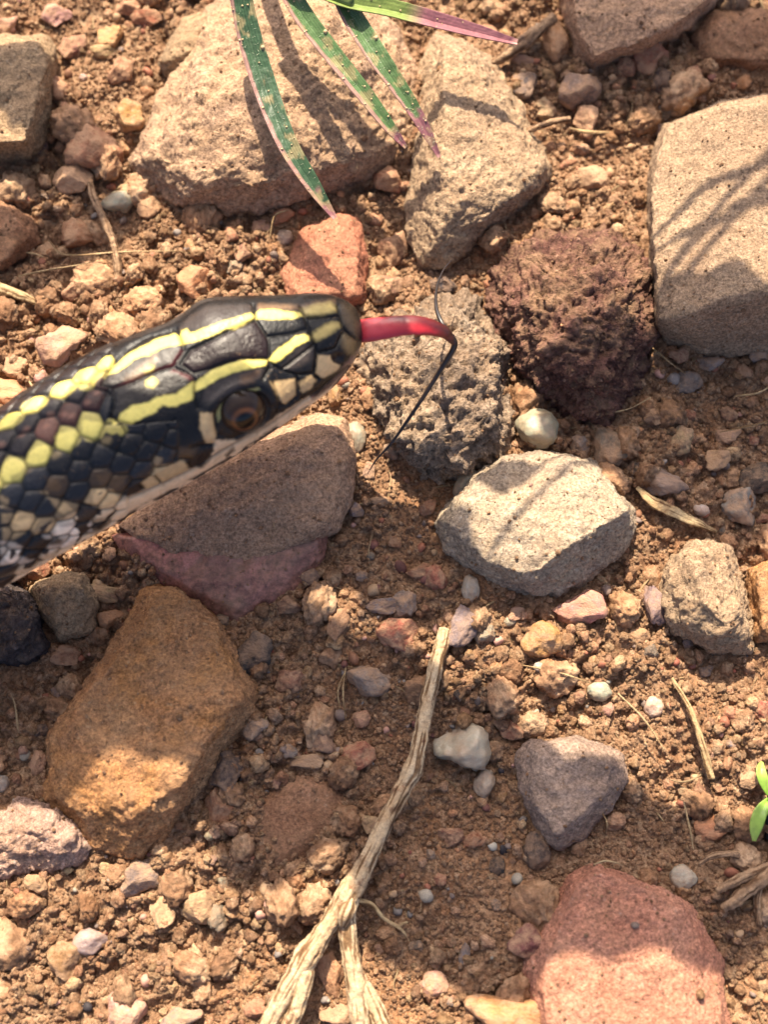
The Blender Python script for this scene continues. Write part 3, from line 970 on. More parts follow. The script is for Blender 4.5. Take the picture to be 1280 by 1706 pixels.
CRUMB = soil_mat("soil_crumb", True)
crumbs = [(chunk(500 + s, ICO3, cuts=6, rough=0.22, lumpy=0.16), ICO3[1]) for s in range(10)]
grits = [(chunk(600 + s, ICO2, cuts=8, rough=0.05), ICO2[1]) for s in range(8)]


def soil_tint(g, n):
    return g.uniform(0.70, 1.40, (n, 1)) * g.uniform(0.96, 1.04, (n, 3))


def zone_dens(xy):
    qq = np.stack([xy[:, 0], xy[:, 1], np.zeros(len(xy))], -1)
    return np.clip(soil_zone(qq), 0.10, 1)


AREA = (-58, 58, -72, 82)
grains = [(chunk(700 + s, ICO2, cuts=9, rough=0.16, lumpy=0.08), ICO2[1]) for s in range(8)]
clods = [(chunk(800 + s, ICO4, cuts=3, rough=0.20, lumpy=0.13), ICO4[1]) for s in range(8)]
scatter("soil_clods", "rounded crumbly clods of dry brown soil", clods, CRUMB, 900, 0.8, 1.25, 2.8, 0.10, lambda g, n: g.uniform(0.75, 1.08, (n, 1)) * np.ones(3), 0.0, AREA, zone_dens, 2)
scatter("soil_crumbs", "loose crumbs of dry brown soil between the stones", crumbs, CRUMB, 22000, 0.2, 0.36, 1.0, 0.2, soil_tint, 0.02, AREA, zone_dens, 3)
scatter("soil_grains", "fine soil grains strewn over ground and stones", grains, CRUMB, 130000, 0.07, 0.15, 0.36, 0.3, lambda g, n: g.uniform(0.85, 1.45, (n, 1)) * np.ones(3), 0.06, AREA, None, 4)


def grit_mat():
    k = NT("mixed_grit")
    at = k.n("ShaderNodeAttribute", attribute_type='INSTANCER', attribute_name='tint')
    co = k.coords(3.0)
    g = k.ramp(k.noise(co, 2.5, 3, 0.7), 0.3, 0.7, (0.7, 0.7, 0.7, 1), (1.25, 1.25, 1.25, 1))
    k.l(k.mix(1.0, at.outputs["Color"], g, 'MULTIPLY'), k.b.inputs["Base Color"])
    k.b.inputs["Roughness"].default_value = 0.7
    k.b.inputs["Specular IOR Level"].default_value = 0.25
    return k.m


grit_cols = np.array([A(*PC[c][0])[:3] for c in cn])


def grit_tint(g, n):
    return grit_cols[g.choice(len(cn), n, p=cw)] * g.uniform(0.8, 1.15, (n, 1))


scatter("grit", "coarse mixed grit scattered through the soil", grits, grit_mat(), 1500, 0.2, 0.32, 0.8, 0.25, grit_tint, 0.012, AREA, None, 5)

fibs = []
for s_ in range(5):
    gg = np.random.default_rng(40 + s_)
    tt = np.linspace(-1, 1, 14)
    pth = np.stack([tt, gg.uniform(-.35, .35) * tt ** 2 + gg.uniform(-.12, .12) * np.sin(3 * tt + gg.uniform(0, 3)), 0.06 * np.cos(4 * tt)], -1)
    fv, ff, _c = tube(pth, 0.035 * (1.1 - np.abs(tt)) + 0.012, m=5)
    fibs.append((fv, ff))
scatter("plant_litter", "tiny straw and root scraps strewn over the soil", fibs, grit_mat(), 420, 0.6, 1.3, 3.2, 0.08,
        lambda g, n: np.array(A(214, 178, 128)[:3]) * g.uniform(0.45, 1.1, (n, 1)), 0.15, AREA, None, 9, True)

# ------------------------------------------------------------------ snake
snake = empty("snake", (-40, 0, 0))
tag(snake, "black snake with yellow stripes, raised head and red forked tongue out", "snake")
ZS = 19.0
stations = [  # upper px, lower px (silhouette), centre height
    ((-330, 890), (-225, 1110), 14.0), ((-200, 812), (-96, 1034), 17.5), ((-100, 753), (4, 972), 19.0), ((0, 693), (103, 914), 19.5), ((100, 628), (205, 858), 19.5),
    ((200, 577), (303, 805), 19.5), ((290, 541), (385, 758), 19.5), ((338, 509), (430, 730), 19.5), ((385, 502), (462, 709), 19.5), ((430, 501), (496, 686), 19.4), ((480, 498), (533, 660), 19.2), ((525, 495), (561, 637), 19.0),
    ((560, 499), (583, 611), 18.8), ((585, 512), (597, 588), 18.6), ((598, 528), (603, 570), 18.5), ((604, 544), (605, 554), 18.5)]
st = []
for u, l, z in stations:
    pu, pl = P(u[0], u[1], z), P(l[0], l[1], z)
    st.append(np.concatenate([(pu + pl) / 2, pl - pu]))
rear = [((-390, 0, 1.2), 0.5), ((-350, -20, 3), 2.4), ((-300, -30, 4.6), 4.2), ((-240, 8, 5.4), 5.6), ((-180, 4, 6.2), 6.6), ((-140, -20, 7.2), 7.4), ((-106, -26, 10), 8.0)]
rc = np.array([r_[0] for r_ in rear] + [st[0][:3]], float)
rt_ = np.gradient(rc, axis=0)
for k_, (c_, hw_) in reversed(list(enumerate(rear))):
    d_ = np.array([rt_[k_][1], -rt_[k_][0], 0.0])
    st.insert(0, np.concatenate([np.array(c_, float), d_ / np.linalg.norm(d_) * 2 * hw_]))
st = crom(np.array(st), 1060)
cen, wid = st[:, :3], st[:, 3:]
a_h = np.linalg.norm(wid, axis=1) / 2
e_p = wid / (2 * a_h)[:, None]
tanv = np.gradient(cen, axis=0)
tanv /= np.linalg.norm(tanv, axis=1)[:, None]
e_u = np.cross(e_p, -tanv)
e_u *= np.sign(e_u[:, 2])[:, None]
e_u /= np.linalg.norm(e_u, axis=1)[:, None]
NV = 400
# denser where the camera sees
phi = np.concatenate([np.linspace(-1.75, 1.75, 320, endpoint=False), np.linspace(1.75, 2 * np.pi - 1.75, 80, endpoint=False)])
ns = len(cen)
bfac = 0.84
sp, cp = np.sin(phi), np.cos(phi)
ne = 2.25
spx = np.sign(sp) * np.abs(sp) ** (2 / ne)
cpx = np.sign(cp) * np.abs(cp) ** (2 / ne)
body = cen[:, None] + a_h[:, None, None] * (spx[None, :, None] * e_p[:, None] + bfac * cpx[None, :, None] * e_u[:, None])
nrm_b = (spx[None, :, None] * e_p[:, None] + cpx[None, :, None] * e_u[:, None] / bfac)
nrm_b /= np.linalg.norm(nrm_b, axis=2)[..., None]
bp = body.reshape(-1, 3)
bn = nrm_b.reshape(-1, 3)
PXY = proj(bp)
PHI = np.tile(phi, ns)
PHI = np.where(PHI > np.pi, PHI - 2 * np.pi, PHI)
arc = np.concatenate([[0], np.cumsum(np.linalg.norm(np.diff(cen, axis=0), axis=1))])
ARC = np.repeat(arc, len(phi)) * 15.6            # roughly photo pixels along the body
vis = np.abs(PHI) < 1.62


def seg_dist(pts, poly, closed=False):
    poly = np.asarray(poly, float)
    d = np.full(len(pts), 1e9)
    k = len(poly)
    for i in range(k if closed else k - 1):
        a, b = poly[i], poly[(i + 1) % k]
        ab = b - a
        t = np.clip(((pts - a) @ ab) / (ab @ ab + 1e-9), 0, 1)
        d = np.minimum(d, np.linalg.norm(pts - (a + t[:, None] * ab), axis=1))
    return d


def crop(off, s, pts):
    return [(off[0] + x / s, off[1] + y / s) for x, y in pts]


c1 = lambda p: crop((0, 560), 5.3333, p)
c2 = lambda p: crop((0, 740), 5.3333, p)
c3 = lambda p: crop((160, 520), 6.4, p)
c4 = lambda p: crop((160, 680), 6.4, p)
c5 = lambda p: crop((280, 490), 6.4, p)
c6 = lambda p: crop((320, 600), 6.4, p)
c7 = lambda p: crop((430, 480), 6.4, p)
BLK = np.array([0.007, 0.007, 0.008])
BRN = np.array([0.030, 0.020, 0.016])
YEL = np.array([0.74, 0.62, 0.16])
DYEL = np.array([0.44, 0.34, 0.12])
TANC = np.array([0.52, 0.36, 0.18])
CRM = np.array([0.78, 0.58, 0.36])
WHT = np.array([0.80, 0.68, 0.54])
MAR = np.array([0.012, 0.006, 0.007])
GRY = np.array([0.030, 0.024, 0.022])
colr = np.tile(BLK, (len(bp), 1))
# belly and unseen underside: cream with dark blotches
und = fbm(bp / 3.0 + 3, 3, 91)
belly = np.clip((np.abs(PHI) - 1.25) / 0.35, 0, 1)
bc = np.where((und > 0.12)[:, None], BRN, CRM)
colr = colr * (1 - belly[:, None]) + bc * belly[:, None]
colr = np.where(((PHI < -0.9) & (PHI > -1.7))[:, None], GRY * 0.8 + 0.02 * und[:, None], colr)


def paint(poly, c, soft=1.6, alpha=1.0):
    global colr
    poly = np.asarray(poly, float)
    lo, hi = poly.min(0) - 5, poly.max(0) + 5
    idx = np.nonzero(vis & (PXY[:, 0] > lo[0]) & (PXY[:, 0] < hi[0]) & (PXY[:, 1] > lo[1]) & (PXY[:, 1] < hi[1]))[0]
    if not len(idx): return
    pts = PXY[idx] + 1.6 * np.stack([pn(bp[idx] * 2.2, 3), pn(bp[idx] * 2.2, 4)], -1)
    d = seg_dist(pts, poly, True)
    sd_ = np.where(in_poly(pts, poly), -d, d)
    al = (np.clip(0.5 - sd_ / (2 * soft), 0, 1) * alpha)[:, None]
    colr[idx] = colr[idx] * (1 - al) + np.asarray(c) * al


def ell(cx, cy, a, b, ang=-25, n=18):
    t = np.linspace(0, 2 * np.pi, n, endpoint=False)
    r = R(ang)
    return [(cx + a * math.cos(x) * math.cos(r) - b * math.sin(x) * math.sin(r), cy + a * math.cos(x) * math.sin(r) + b * math.sin(x) * math.cos(r)) for x in t]


# side: browns, tans, creams under the lower stripe
side_tan = [c2([(830, 430), (1000, 390), (1060, 500), (900, 545), (810, 510)]), c2([(430, 470), (560, 500), (640, 570), (560, 610), (470, 560)]),
            c2([(10, 610), (160, 620), (130, 690), (20, 700)]), c2([(20, 740), (180, 720), (230, 780), (120, 840), (20, 850)]), c2([(130, 690), (250, 645), (330, 670), (300, 740), (220, 760)]),
            c2([(360, 720), (500, 690), (520, 740), (430, 780)]), c2([(0, 450), (90, 470), (60, 560), (0, 560)]), c2([(280, 400), (420, 420), (430, 480), (350, 470)]),
            c4([(600, 700), (700, 590), (940, 560), (1000, 670), (940, 760), (830, 830), (720, 830)]), c4([(480, 800), (600, 700), (710, 840), (560, 885)]), c4([(620, 500), (710, 520), (640, 660), (560, 690)]),
            c4([(0, 850), (150, 860), (230, 950), (140, 1010), (0, 1000)]), c4([(1110, 60), (1230, 60), (1270, 300), (1230, 380), (1150, 320)]),
            c6([(870, 240), (1100, 205), (1112, 380), (1010, 485), (935, 430)]), c6([(95, 560), (222, 560), (262, 780), (232, 905), (150, 880), (78, 720)]), c6([(1130, 260), (1290, 180), (1290, 300), (1180, 350)]),
            c7([(640, 720), (770, 720), (800, 800), (870, 830), (860, 870), (700, 960), (620, 920)]), c7([(440, 1010), (560, 930), (625, 990), (480, 1105)]), c7([(130, 1000), (400, 970), (410, 1150), (300, 1250), (220, 1180)])]
for p_ in (c4([(1, 760), (330, 660), (480, 800), (200, 860)]), c4([(470, 640), (640, 500), (560, 780), (440, 900)]), c4([(800, 420), (1100, 420), (1000, 560), (760, 540)]),
           c2([(20, 520), (160, 520), (180, 610), (20, 600)]), c2([(360, 260), (520, 300), (560, 420), (440, 430)]), c2([(830, 260), (1130, 230), (1130, 330), (900, 400)])):
    paint(p_, np.array([0.10, 0.06, 0.03]), 5, 0.8)
for p_ in side_tan:
    paint(p_, TANC * rng.uniform(0.85, 1.15), 2.2)
# pale lip line and chin along the lower edge
paint([(188, 868), (255, 832), (350, 780), (430, 731), (492, 690), (525, 668), (515, 660), (484, 680), (462, 694), (440, 712), (400, 736), (372, 748), (350, 757), (318, 782), (280, 804), (240, 818), (200, 832), (165, 845), (120, 852), (96, 868), (140, 872)], CRM * 0.95, 2.0)
paint(c6([(240, 850), (430, 862), (560, 872), (700, 792), (720, 840), (420, 905), (330, 1030), (230, 1100)]), CRM * 0.8, 2)
paint([(520, 668), (560, 638), (592, 604), (600, 580), (590, 590), (560, 625), (520, 655)], np.array([0.22, 0.13, 0.10]), 3)
for p_ in (c2([(500, 730), (760, 700), (825, 760), (700, 830), (560, 860), (490, 800)]), c2([(0, 850), (140, 870), (212, 910), (150, 970), (0, 972)]), c2([(10, 988), (180, 985), (325, 1020), (180, 1072), (110, 1060)]),
           c2([(350, 985), (430, 890), (560, 858), (700, 830), (560, 905)]), c2([(350, 790), (480, 800), (490, 840), (400, 832)])):
    paint(p_, WHT * rng.uniform(0.9, 1.05), 2.0)
for p_ in (c2([(120, 850), (220, 790), (330, 800), (400, 850), (330, 870), (200, 880)]), c2([(170, 970), (220, 900), (420, 870), (400, 940), (330, 1000), (240, 1000)]), c2([(500, 690), (700, 670), (960, 630), (990, 650), (880, 740), (820, 740), (760, 690), (540, 715)]),
           c2([(0, 1010), (110, 1070), (170, 1090), (0, 1140)]), c2([(520, 820), (550, 840), (510, 865), (420, 850)]), c2([(20, 400), (300, 380), (420, 470), (520, 600), (470, 690), (330, 660), (180, 610), (160, 520), (40, 470)]),
           c2([(610, 480), (780, 430), (830, 520), (650, 580)]), c4([(200, 860), (330, 760), (470, 800), (500, 880), (250, 990)]), c4([(1000, 600), (1100, 480), (1220, 440), (1240, 540), (1140, 640), (1000, 660)]),
           c6([(345, 1020), (440, 940), (460, 965), (370, 1035)]), c7([(780, 700), (860, 650), (930, 690), (880, 780), (800, 770)]), c7([(600, 1050), (880, 870), (940, 860), (760, 1040), (640, 1150), (480, 1170)])):
    paint(p_, np.array([0.016, 0.011, 0.010]), 2.5)
# head shields
paint(c5([(130, 740), (230, 590), (420, 500), (700, 360), (930, 270), (1060, 480), (1075, 680), (780, 690), (620, 730), (430, 800), (270, 830)]), MAR, 2)
paint(c5([(100, 380), (230, 230), (420, 120), (700, 110), (900, 110), (900, 200), (560, 290), (330, 370)]), GRY * 1.3, 3)
paint(c5([(400, 1000), (720, 840), (1000, 790), (1010, 880), (760, 990), (480, 1150), (360, 1150)]), GRY * 1.4, 3)
paint(c5([(780, 880), (960, 830), (900, 930), (780, 950)]), np.array([0.16, 0.085, 0.04]), 6, 0.7)
paint(c7([(0, 170), (460, 180), (820, 110), (830, 160), (450, 230), (200, 225), (0, 235)]), np.array([0.15, 0.09, 0.05]), 4)
paint(c7([(240, 850), (440, 640), (600, 610), (600, 760), (420, 850), (330, 890)]), GRY * 1.2, 4)
paint(c7([(880, 160), (1000, 200), (1090, 400), (1060, 560), (960, 440), (900, 330)]), np.array([0.09, 0.062, 0.035]), 5)
paint(c7([(900, 480), (1050, 560), (1040, 720), (960, 700), (900, 620)]), np.array([0.19, 0.13, 0.06]), 5)
paint(c3([(170, 640), (280, 600), (420, 520), (560, 480), (640, 430), (850, 380), (800, 540), (500, 680), (200, 780), (60, 770)]), GRY, 3, 0.8)
paint(c3([(170, 830), (380, 760), (540, 690), (800, 620), (1010, 690), (850, 860), (560, 940), (250, 1060)]), GRY * 0.6, 3, 0.8)
for p_ in (c3([(170, 800), (380, 735), (540, 660), (720, 595), (820, 570), (930, 400), (890, 390), (800, 540), (700, 580), (520, 640), (360, 715)]), c3([(820, 590), (1010, 660), (1040, 720), (990, 730), (860, 650), (780, 640)])):
    paint(p_, np.array([0.05, 0.008, 0.010]), 2)
paint(c3([(500, 620), (560, 560), (620, 570), (600, 610), (520, 640)]), YEL * 0.8, 3)
paint(c3([(530, 730), (600, 690), (660, 740), (600, 810), (540, 790)]), YEL * 0.85, 3)
paint(c3([(300, 720), (440, 600), (640, 450), (640, 520), (470, 680)]), np.array([0.30, 0.20, 0.12]), 5, 0.55)
# the two yellow stripes on the head shields
Y_head = [c3([(100, 660), (180, 560), (330, 450), (520, 350), (650, 280), (840, 225), (880, 240), (912, 330), (850, 360), (720, 375), (640, 420), (560, 460), (480, 470), (400, 510), (300, 590), (200, 650)]),
          c5([(120, 430), (150, 385), (195, 370), (232, 412), (330, 385), (560, 300), (780, 230), (880, 195), (915, 210), (910, 250), (720, 360), (620, 362), (500, 430), (300, 500), (160, 525)]),
          c7([(-30, 255), (30, 230), (170, 222), (300, 248), (450, 258), (485, 285), (400, 322), (300, 328), (170, 337), (-30, 318)]),
          c3([(225, 1150), (270, 1070), (400, 990), (560, 960), (640, 910), (760, 885), (860, 870), (960, 790), (1045, 735), (1040, 930), (960, 960), (850, 1000), (770, 1012), (700, 990), (640, 1060), (560, 1100), (430, 1160), (370, 1200), (260, 1180)]),
          c5([(270, 960), (380, 870), (480, 800), (640, 740), (780, 700), (1000, 690), (1062, 712), (1050, 752), (930, 782), (850, 802), (720, 832), (580, 882), (430, 970), (360, 1010), (285, 1040)]),
          c7([(100, 765), (200, 660), (330, 570), (400, 510), (490, 490), (545, 500), (545, 560), (440, 602), (330, 690), (230, 770), (160, 800)])]
for p_ in Y_head:
    paint(p_, YEL, 1.7)
for p_ in (c7([(450, 210), (520, 205), (620, 170), (780, 150), (840, 200), (830, 240), (720, 275), (600, 285), (500, 285)]), c7([(560, 520), (600, 470), (700, 400), (800, 360), (870, 370), (880, 410), (800, 465), (720, 520), (620, 560)])):
    paint(p_, DYEL, 4)

# relief: shield sutures on the head, overlapping scales on neck and flanks
sut = [c5([(130, 740), (230, 590), (420, 500), (700, 360), (930, 265), (1070, 480), (1075, 690)]), c5([(1075, 690), (780, 690), (620, 730), (430, 800), (270, 840), (130, 740)]),
       c3([(170, 812), (380, 745), (540, 668), (720, 600), (820, 580), (930, 400), (920, 340)]), c3([(820, 585), (1010, 670), (1042, 730), (1045, 930), (1080, 1020)]), c3([(860, 190), (920, 345)]),
       c3([(100, 660), (40, 790), (170, 815), (185, 950), (130, 1130), (225, 1160), (370, 1205), (640, 1200), (880, 1170)]), c3([(100, 660), (230, 500), (330, 380), (520, 260), (860, 170)]),
       c5([(900, 110), (930, 265)]), c5([(1070, 690), (1085, 790), (1010, 910)]), c7([(110, 515), (370, 478), (520, 430)]), c7([(450, 200), (500, 300), (525, 400), (600, 580)]),
       c7([(845, 190), (880, 310), (900, 400), (950, 470), (1060, 560)]), c7([(530, 315), (870, 290)]), c7([(600, 580), (625, 690), (600, 910), (640, 970)]), c7([(625, 690), (830, 640), (900, 480)]),
       c7([(120, 790), (250, 870), (420, 930), (440, 1090)]), c7([(420, 930), (600, 910)]), c7([(250, 870), (600, 600)]),
       c6([(230, 560), (262, 790), (430, 850), (700, 790), (900, 660), (930, 440), (860, 240)]), c6([(880, 500), (1010, 490), (1120, 390), (1120, 190)]), c6([(0, 940), (232, 905)]),
       [(165, 850), (240, 822), (318, 786), (372, 752), (440, 716), (490, 682), (540, 645), (580, 612)],
       c4([(500, 220), (850, 240), (830, 440), (720, 530), (600, 700), (720, 830)]), c4([(720, 530), (1000, 560), (1010, 670)]), c4([(180, 410), (330, 440), (460, 330), (440, 230)]), c4([(460, 350), (480, 500), (380, 680), (500, 880)])]
relief = np.zeros(len(bp))
groove = np.full(len(bp), 1e9)
near = np.nonzero(vis)[0]
for s_ in sut:
    lo, hi = np.min(s_, 0) - 14, np.max(s_, 0) + 14
    idx = near[(PXY[near, 0] > lo[0]) & (PXY[near, 0] < hi[0]) & (PXY[near, 1] > lo[1]) & (PXY[near, 1] < hi[1])]
    groove[idx] = np.minimum(groove[idx], seg_dist(PXY[idx], s_))
gd = np.exp(-(groove / 2.6) ** 2)
relief -= 0.26 * gd
relief += 0.10 * (1 - np.exp(-(groove / 9.0) ** 2)) - 0.10
# scale lattice in (arc, angle)
DS, DP = 44.0, 0.205
PH0 = None
ref = near[np.argmin(np.linalg.norm(PXY[near] - np.array([67, 758]), axis=1))]
PH0, AR0 = PHI[ref], ARC[ref]
u_ = (ARC - AR0) / DS
w_ = (PHI - PH0) / DP
best = np.full(len(bp), 1e9)
sec = np.full(len(bp), 1e9)
bid = np.zeros((len(bp), 2), int)
for dj in (-1, 0, 1):
    j = np.round(w_) + dj
    off = 0.5 * (np.mod(j, 2))
    for di in (-1, 0, 1):
        i = np.round(u_ - off) + di
        hj = ((i * 7919 + j * 104729).astype(np.int64) & 1023) / 1023.0 - 0.5
        d = np.sqrt((u_ - off - i - 0.22 * hj) ** 2 * 1.0 + ((w_ - j - 0.22 * hj) * 0.64) ** 2)
        better = d < best
        sec = np.where(better, best, np.minimum(sec, d))
        bid = np.where(better[:, None], np.stack([i, j], -1).astype(int), bid)
        best = np.where(better, d, best)
edge_s = sec - best
# the lattice covers the neck and the temple, not the shields or the face
rear_dorsal = PXY[:, 0] + 0.45 * (PXY[:, 1] - 640)          # runs across the neck
back_line = np.where(PHI > PH0 + 0.12, np.where(PHI > 1.02, 215.0, 300.0), 190.0)
wl = np.clip((back_line - (PXY[:, 0] - 0.0 * PXY[:, 1])) / 6.0, 0, 1)
par = in_poly(PXY, c3([(100, 660), (40, 790), (170, 815), (185, 950), (130, 1130), (225, 1160), (370, 1205), (1000, 1150), (1000, 200), (520, 260), (230, 480)]))
wl = np.where(par & vis, 0, wl)
bell = np.clip((1.95 - np.abs(PHI)) / 0.3, 0, 1)
wl = wl * bell
rl = 0.16 * (1 - np.exp(-(edge_s / 0.12) ** 2)) - 0.30 + 0.44 * np.sqrt(np.clip(1 - (best / 0.58) ** 2, 0, 1))
relief = relief * (1 - wl) + rl * wl
hsh = ((bid[:, 0] * 73856093) ^ (bid[:, 1] * 19349663)) & 1023
hsh = hsh / 1023.0
tone = np.where((bid[:, 1] < 0)[:, None], np.where((hsh > 0.78)[:, None], np.array([0.034, 0.012, 0.011]), np.array([0.016, 0.012, 0.013])), np.array([0.012, 0.013, 0.016]) * (0.6 + 1.2 * hsh)[:, None])
darkmask = (colr.sum(1) < 0.12) & (wl > 0.5) & vis & (PHI > -0.95)
colr = np.where(darkmask[:, None], tone, colr)
edge_dark = wl * np.maximum(np.exp(-(edge_s / 0.09) ** 2), np.clip((best - 0.40) / 0.10, 0, 1))
# yellow neck scales
for cx, cy, a, b in [(-18, 722, 16, 9), (4, 708, 13, 8), (24, 701, 20, 10), (58, 676, 26, 12), (109, 648, 26, 13), (157, 624, 20, 13), (146, 643, 16, 9), (179, 604, 11, 8)]:
    paint(ell(cx, cy, a, b, -27), YEL, 1.6)
for cx, cy, a, b in [(-60, 822, 24, 14), (-20, 806, 24, 14), (6, 800, 13, 12), (24, 777, 22, 14), (67, 758, 24, 14), (114, 734, 23, 15), (156, 719, 21, 16), (144, 708, 8, 8), (186, 711, 12, 13), (203, 716, 9, 10), (98, 728, 9, 6)]:
    paint(ell(cx, cy, a, b, -28), YEL, 1.6)
for cx, cy in [(46, 781), (94, 757), (176, 735)]:
    paint(ell(cx, cy, 10, 6, -28), np.array([0.5, 0.36, 0.16]), 4, 0.8)
for cx, cy in [(85, 692), (108, 692), (120, 694), (45, 716), (77, 712), (36, 726), (162, 656), (146, 672), (4, 742)]:
    paint(ell(cx, cy, 6, 4, -28), np.array([0.42, 0.20, 0.13]), 3, 0.7)
cell = (bid[:, 0] + 4000) * 8000 + (bid[:, 1] + 4000)
inl = np.nonzero((wl > 0.5) & vis)[0]
order = inl[np.lexsort((best[inl], cell[inl]))]
uc, first = np.unique(cell[order], return_index=True)
ccol = colr[order[first]]
mid_ = colr[inl]
colr[inl] = 0.45 * mid_ + 0.55 * ccol[np.searchsorted(uc, cell[inl])]
blot = (fbm(bp / 2.6 + 8, 3, 61) > 0.10) & (wl > 0.5) & vis & (PHI > 0.85)
colr = np.where((blot & (hsh > 0.35))[:, None], np.array([0.030, 0.022, 0.018]), colr)
colr *= (1 - 0.80 * np.maximum(gd * (1 - wl) * 0.75, edge_dark))[:, None]
# brow ridge, eye socket, nostril pit
eye_px = np.array([404.0, 690.0])
de = PXY - eye_px
ax = np.array([math.cos(R(-28)), math.sin(R(-28))])
eu, ev = de @ ax, de @ np.array([-ax[1], ax[0]])
er = np.sqrt((eu / 50) ** 2 + (ev / 38) ** 2)
relief = np.where(vis, relief - 1.0 * np.clip(1 - er, 0, 1) ** 0.5, relief)
relief = np.where(vis, relief + 0.40 * np.exp(-((er - 1.22) / 0.22) ** 2) * (ev < 10), relief)
dn_ = np.linalg.norm((PXY - np.array([563, 597])) / np.array([9, 8]), axis=1)
relief = np.where(vis, relief - 0.6 * np.exp(-dn_ ** 2), relief)
sk = np.where(vis, np.clip(1.06 - er, 0, 1) * 6, 0).clip(0, 1)[:, None]
colr = colr * (1 - sk) + np.array([0.012, 0.008, 0.006]) * sk
# pale rim over the eye
paint(c6([(262, 560), (290, 500), (360, 420), (470, 345), (560, 322), (700, 285), (730, 310), (620, 345), (520, 380), (420, 450), (340, 540), (320, 600), (290, 672), (268, 640)]), np.array([0.30, 0.28, 0.11]), 1.8)
tipfade = np.clip((604 - PXY[:, 0]) / 14, 0.15, 1)
bp2 = bp + bn * (relief * 0.85 * tipfade)[:, None] + bn * (0.02 * pn(bp * 3.0, 8))[:, None]
org = np.array([-40.0, 0, 0])
faces = grid_faces(ns, len(phi))
bp2 = np.vstack([bp2, cen[-1] + tanv[-1] * 0.15])
tipf = np.array([[(ns - 1) * len(phi) + j, (ns - 1) * len(phi) + (j + 1) % len(phi), len(bp2) - 1, len(bp2) - 1] for j in range(len(phi))])
me = bpy.data.meshes.new("body")
allf = np.concatenate([faces.ravel(), tipf[:, :3].ravel()])
me.vertices.add(len(bp2))
me.vertices.foreach_set("co", ((bp2 - org) * MM).astype(np.float32).ravel())
me.loops.add(len(allf))
me.loops.foreach_set("vertex_index", allf.astype(np.int32))
me.polygons.add(len(faces) + len(tipf))
ls = np.concatenate([np.arange(len(faces)) * 4, len(faces) * 4 + np.arange(len(tipf)) * 3]).astype(np.int32)
me.polygons.foreach_set("loop_start", ls)
me.polygons.foreach_set("use_smooth", np.ones(len(ls), bool))
me.update(calc_edges=True)
set_color(me, np.vstack([np.clip(colr, 0.003, 0.8), [[0.05, 0.035, 0.02]]]))
SKIN = attr_mat("snake_scales", rough=0.30, coat=0.0, bump=0.0, spec=0.26, mott=0.16)


def finish_skin(m):
    k = NT.__new__(NT)
    k.m, k.t = m, m.node_tree
    k.b = k.t.nodes["Principled BSDF"]
    co = k.coords()
    rg = k.n("ShaderNodeMapRange")
    k.l(k.noise(co, 1.3, 5, 0.7), rg.inputs[0])
    rg.inputs[1].default_value, rg.inputs[2].default_value = 0.3, 0.7
    rg.inputs[3].default_value, rg.inputs[4].default_value = 0.20, 0.50
    k.l(rg.outputs[0], k.b.inputs["Roughness"])
    old = k.b.inputs["Base Color"].links[0].from_socket
    fl = k.math('MULTIPLY', k.ramp(k.noise(co, 3.6, 3, 0.7), 0.63, 0.70), k.ramp(k.noise(co, 0.35, 3), 0.50, 0.62))
    k.l(k.mix(k.math('MULTIPLY', fl, 0.6), old, DUST), k.b.inputs["Base Color"])
    nb = k.bump(k.noise(co, 4.5, 3, 0.6), 0.05)
    k.l(k.bump(k.noise(co, 0.8, 3, 0.6), 0.10, 1.0, nb), k.b.inputs["Normal"])


finish_skin(SKIN)
link("body", me, SKIN, org, snake)
# eye: glossy ball set in the socket; pupil, iris ring, dark surround by angle from its axis
i0 = near[np.argmin(np.linalg.norm(PXY[near] - np.array([404.0, 688.0]), axis=1))]
en = bn[i0] * 1.0
en = en + 0.10 * cam_r - 0.30 * cam_u
en /= np.linalg.norm(en)
ER = 2.9
ec = bp[i0] - bn[i0] * (ER * 0.74)
v, f = ico(5)
ang = np.degrees(np.arccos(np.clip(v @ en, -1, 1)))
ecol = np.tile(np.array([0.030, 0.018, 0.012]), (len(v), 1))
t1 = np.cross(en, np.array([0, 0, 1.0])); t1 /= np.linalg.norm(t1)
t2 = np.cross(t1, en)
az = np.degrees(np.arctan2(v @ t2, v @ t1))
ring = (np.exp(-((ang - 25) / 4.0) ** 2) * (0.35 + 0.65 * np.clip((v @ cam_u) * 2.0 + 0.9, 0, 1)))[:, None]
ecol = ecol * (1 - ring) + np.array([0.34, 0.13, 0.045]) * ring
pup = np.clip((19 - ang) / 2.0, 0, 1)[:, None]
ecol = ecol * (1 - pup) + np.array([0.003, 0.003, 0.003]) * pup
outer = np.exp(-((ang - 44) / 5.5) ** 2)[:, None] * 0.7
ecol = ecol * (1 - outer) + np.array([0.055, 0.034, 0.020]) * outer
em_ = mesh_from("eye", ec + v * ER, f, org)
set_color(em_, ecol)
EYE = attr_mat("snake_eye", rough=0.10, coat=0.0, spec=0.28)
link("eye", em_, EYE, org, snake)

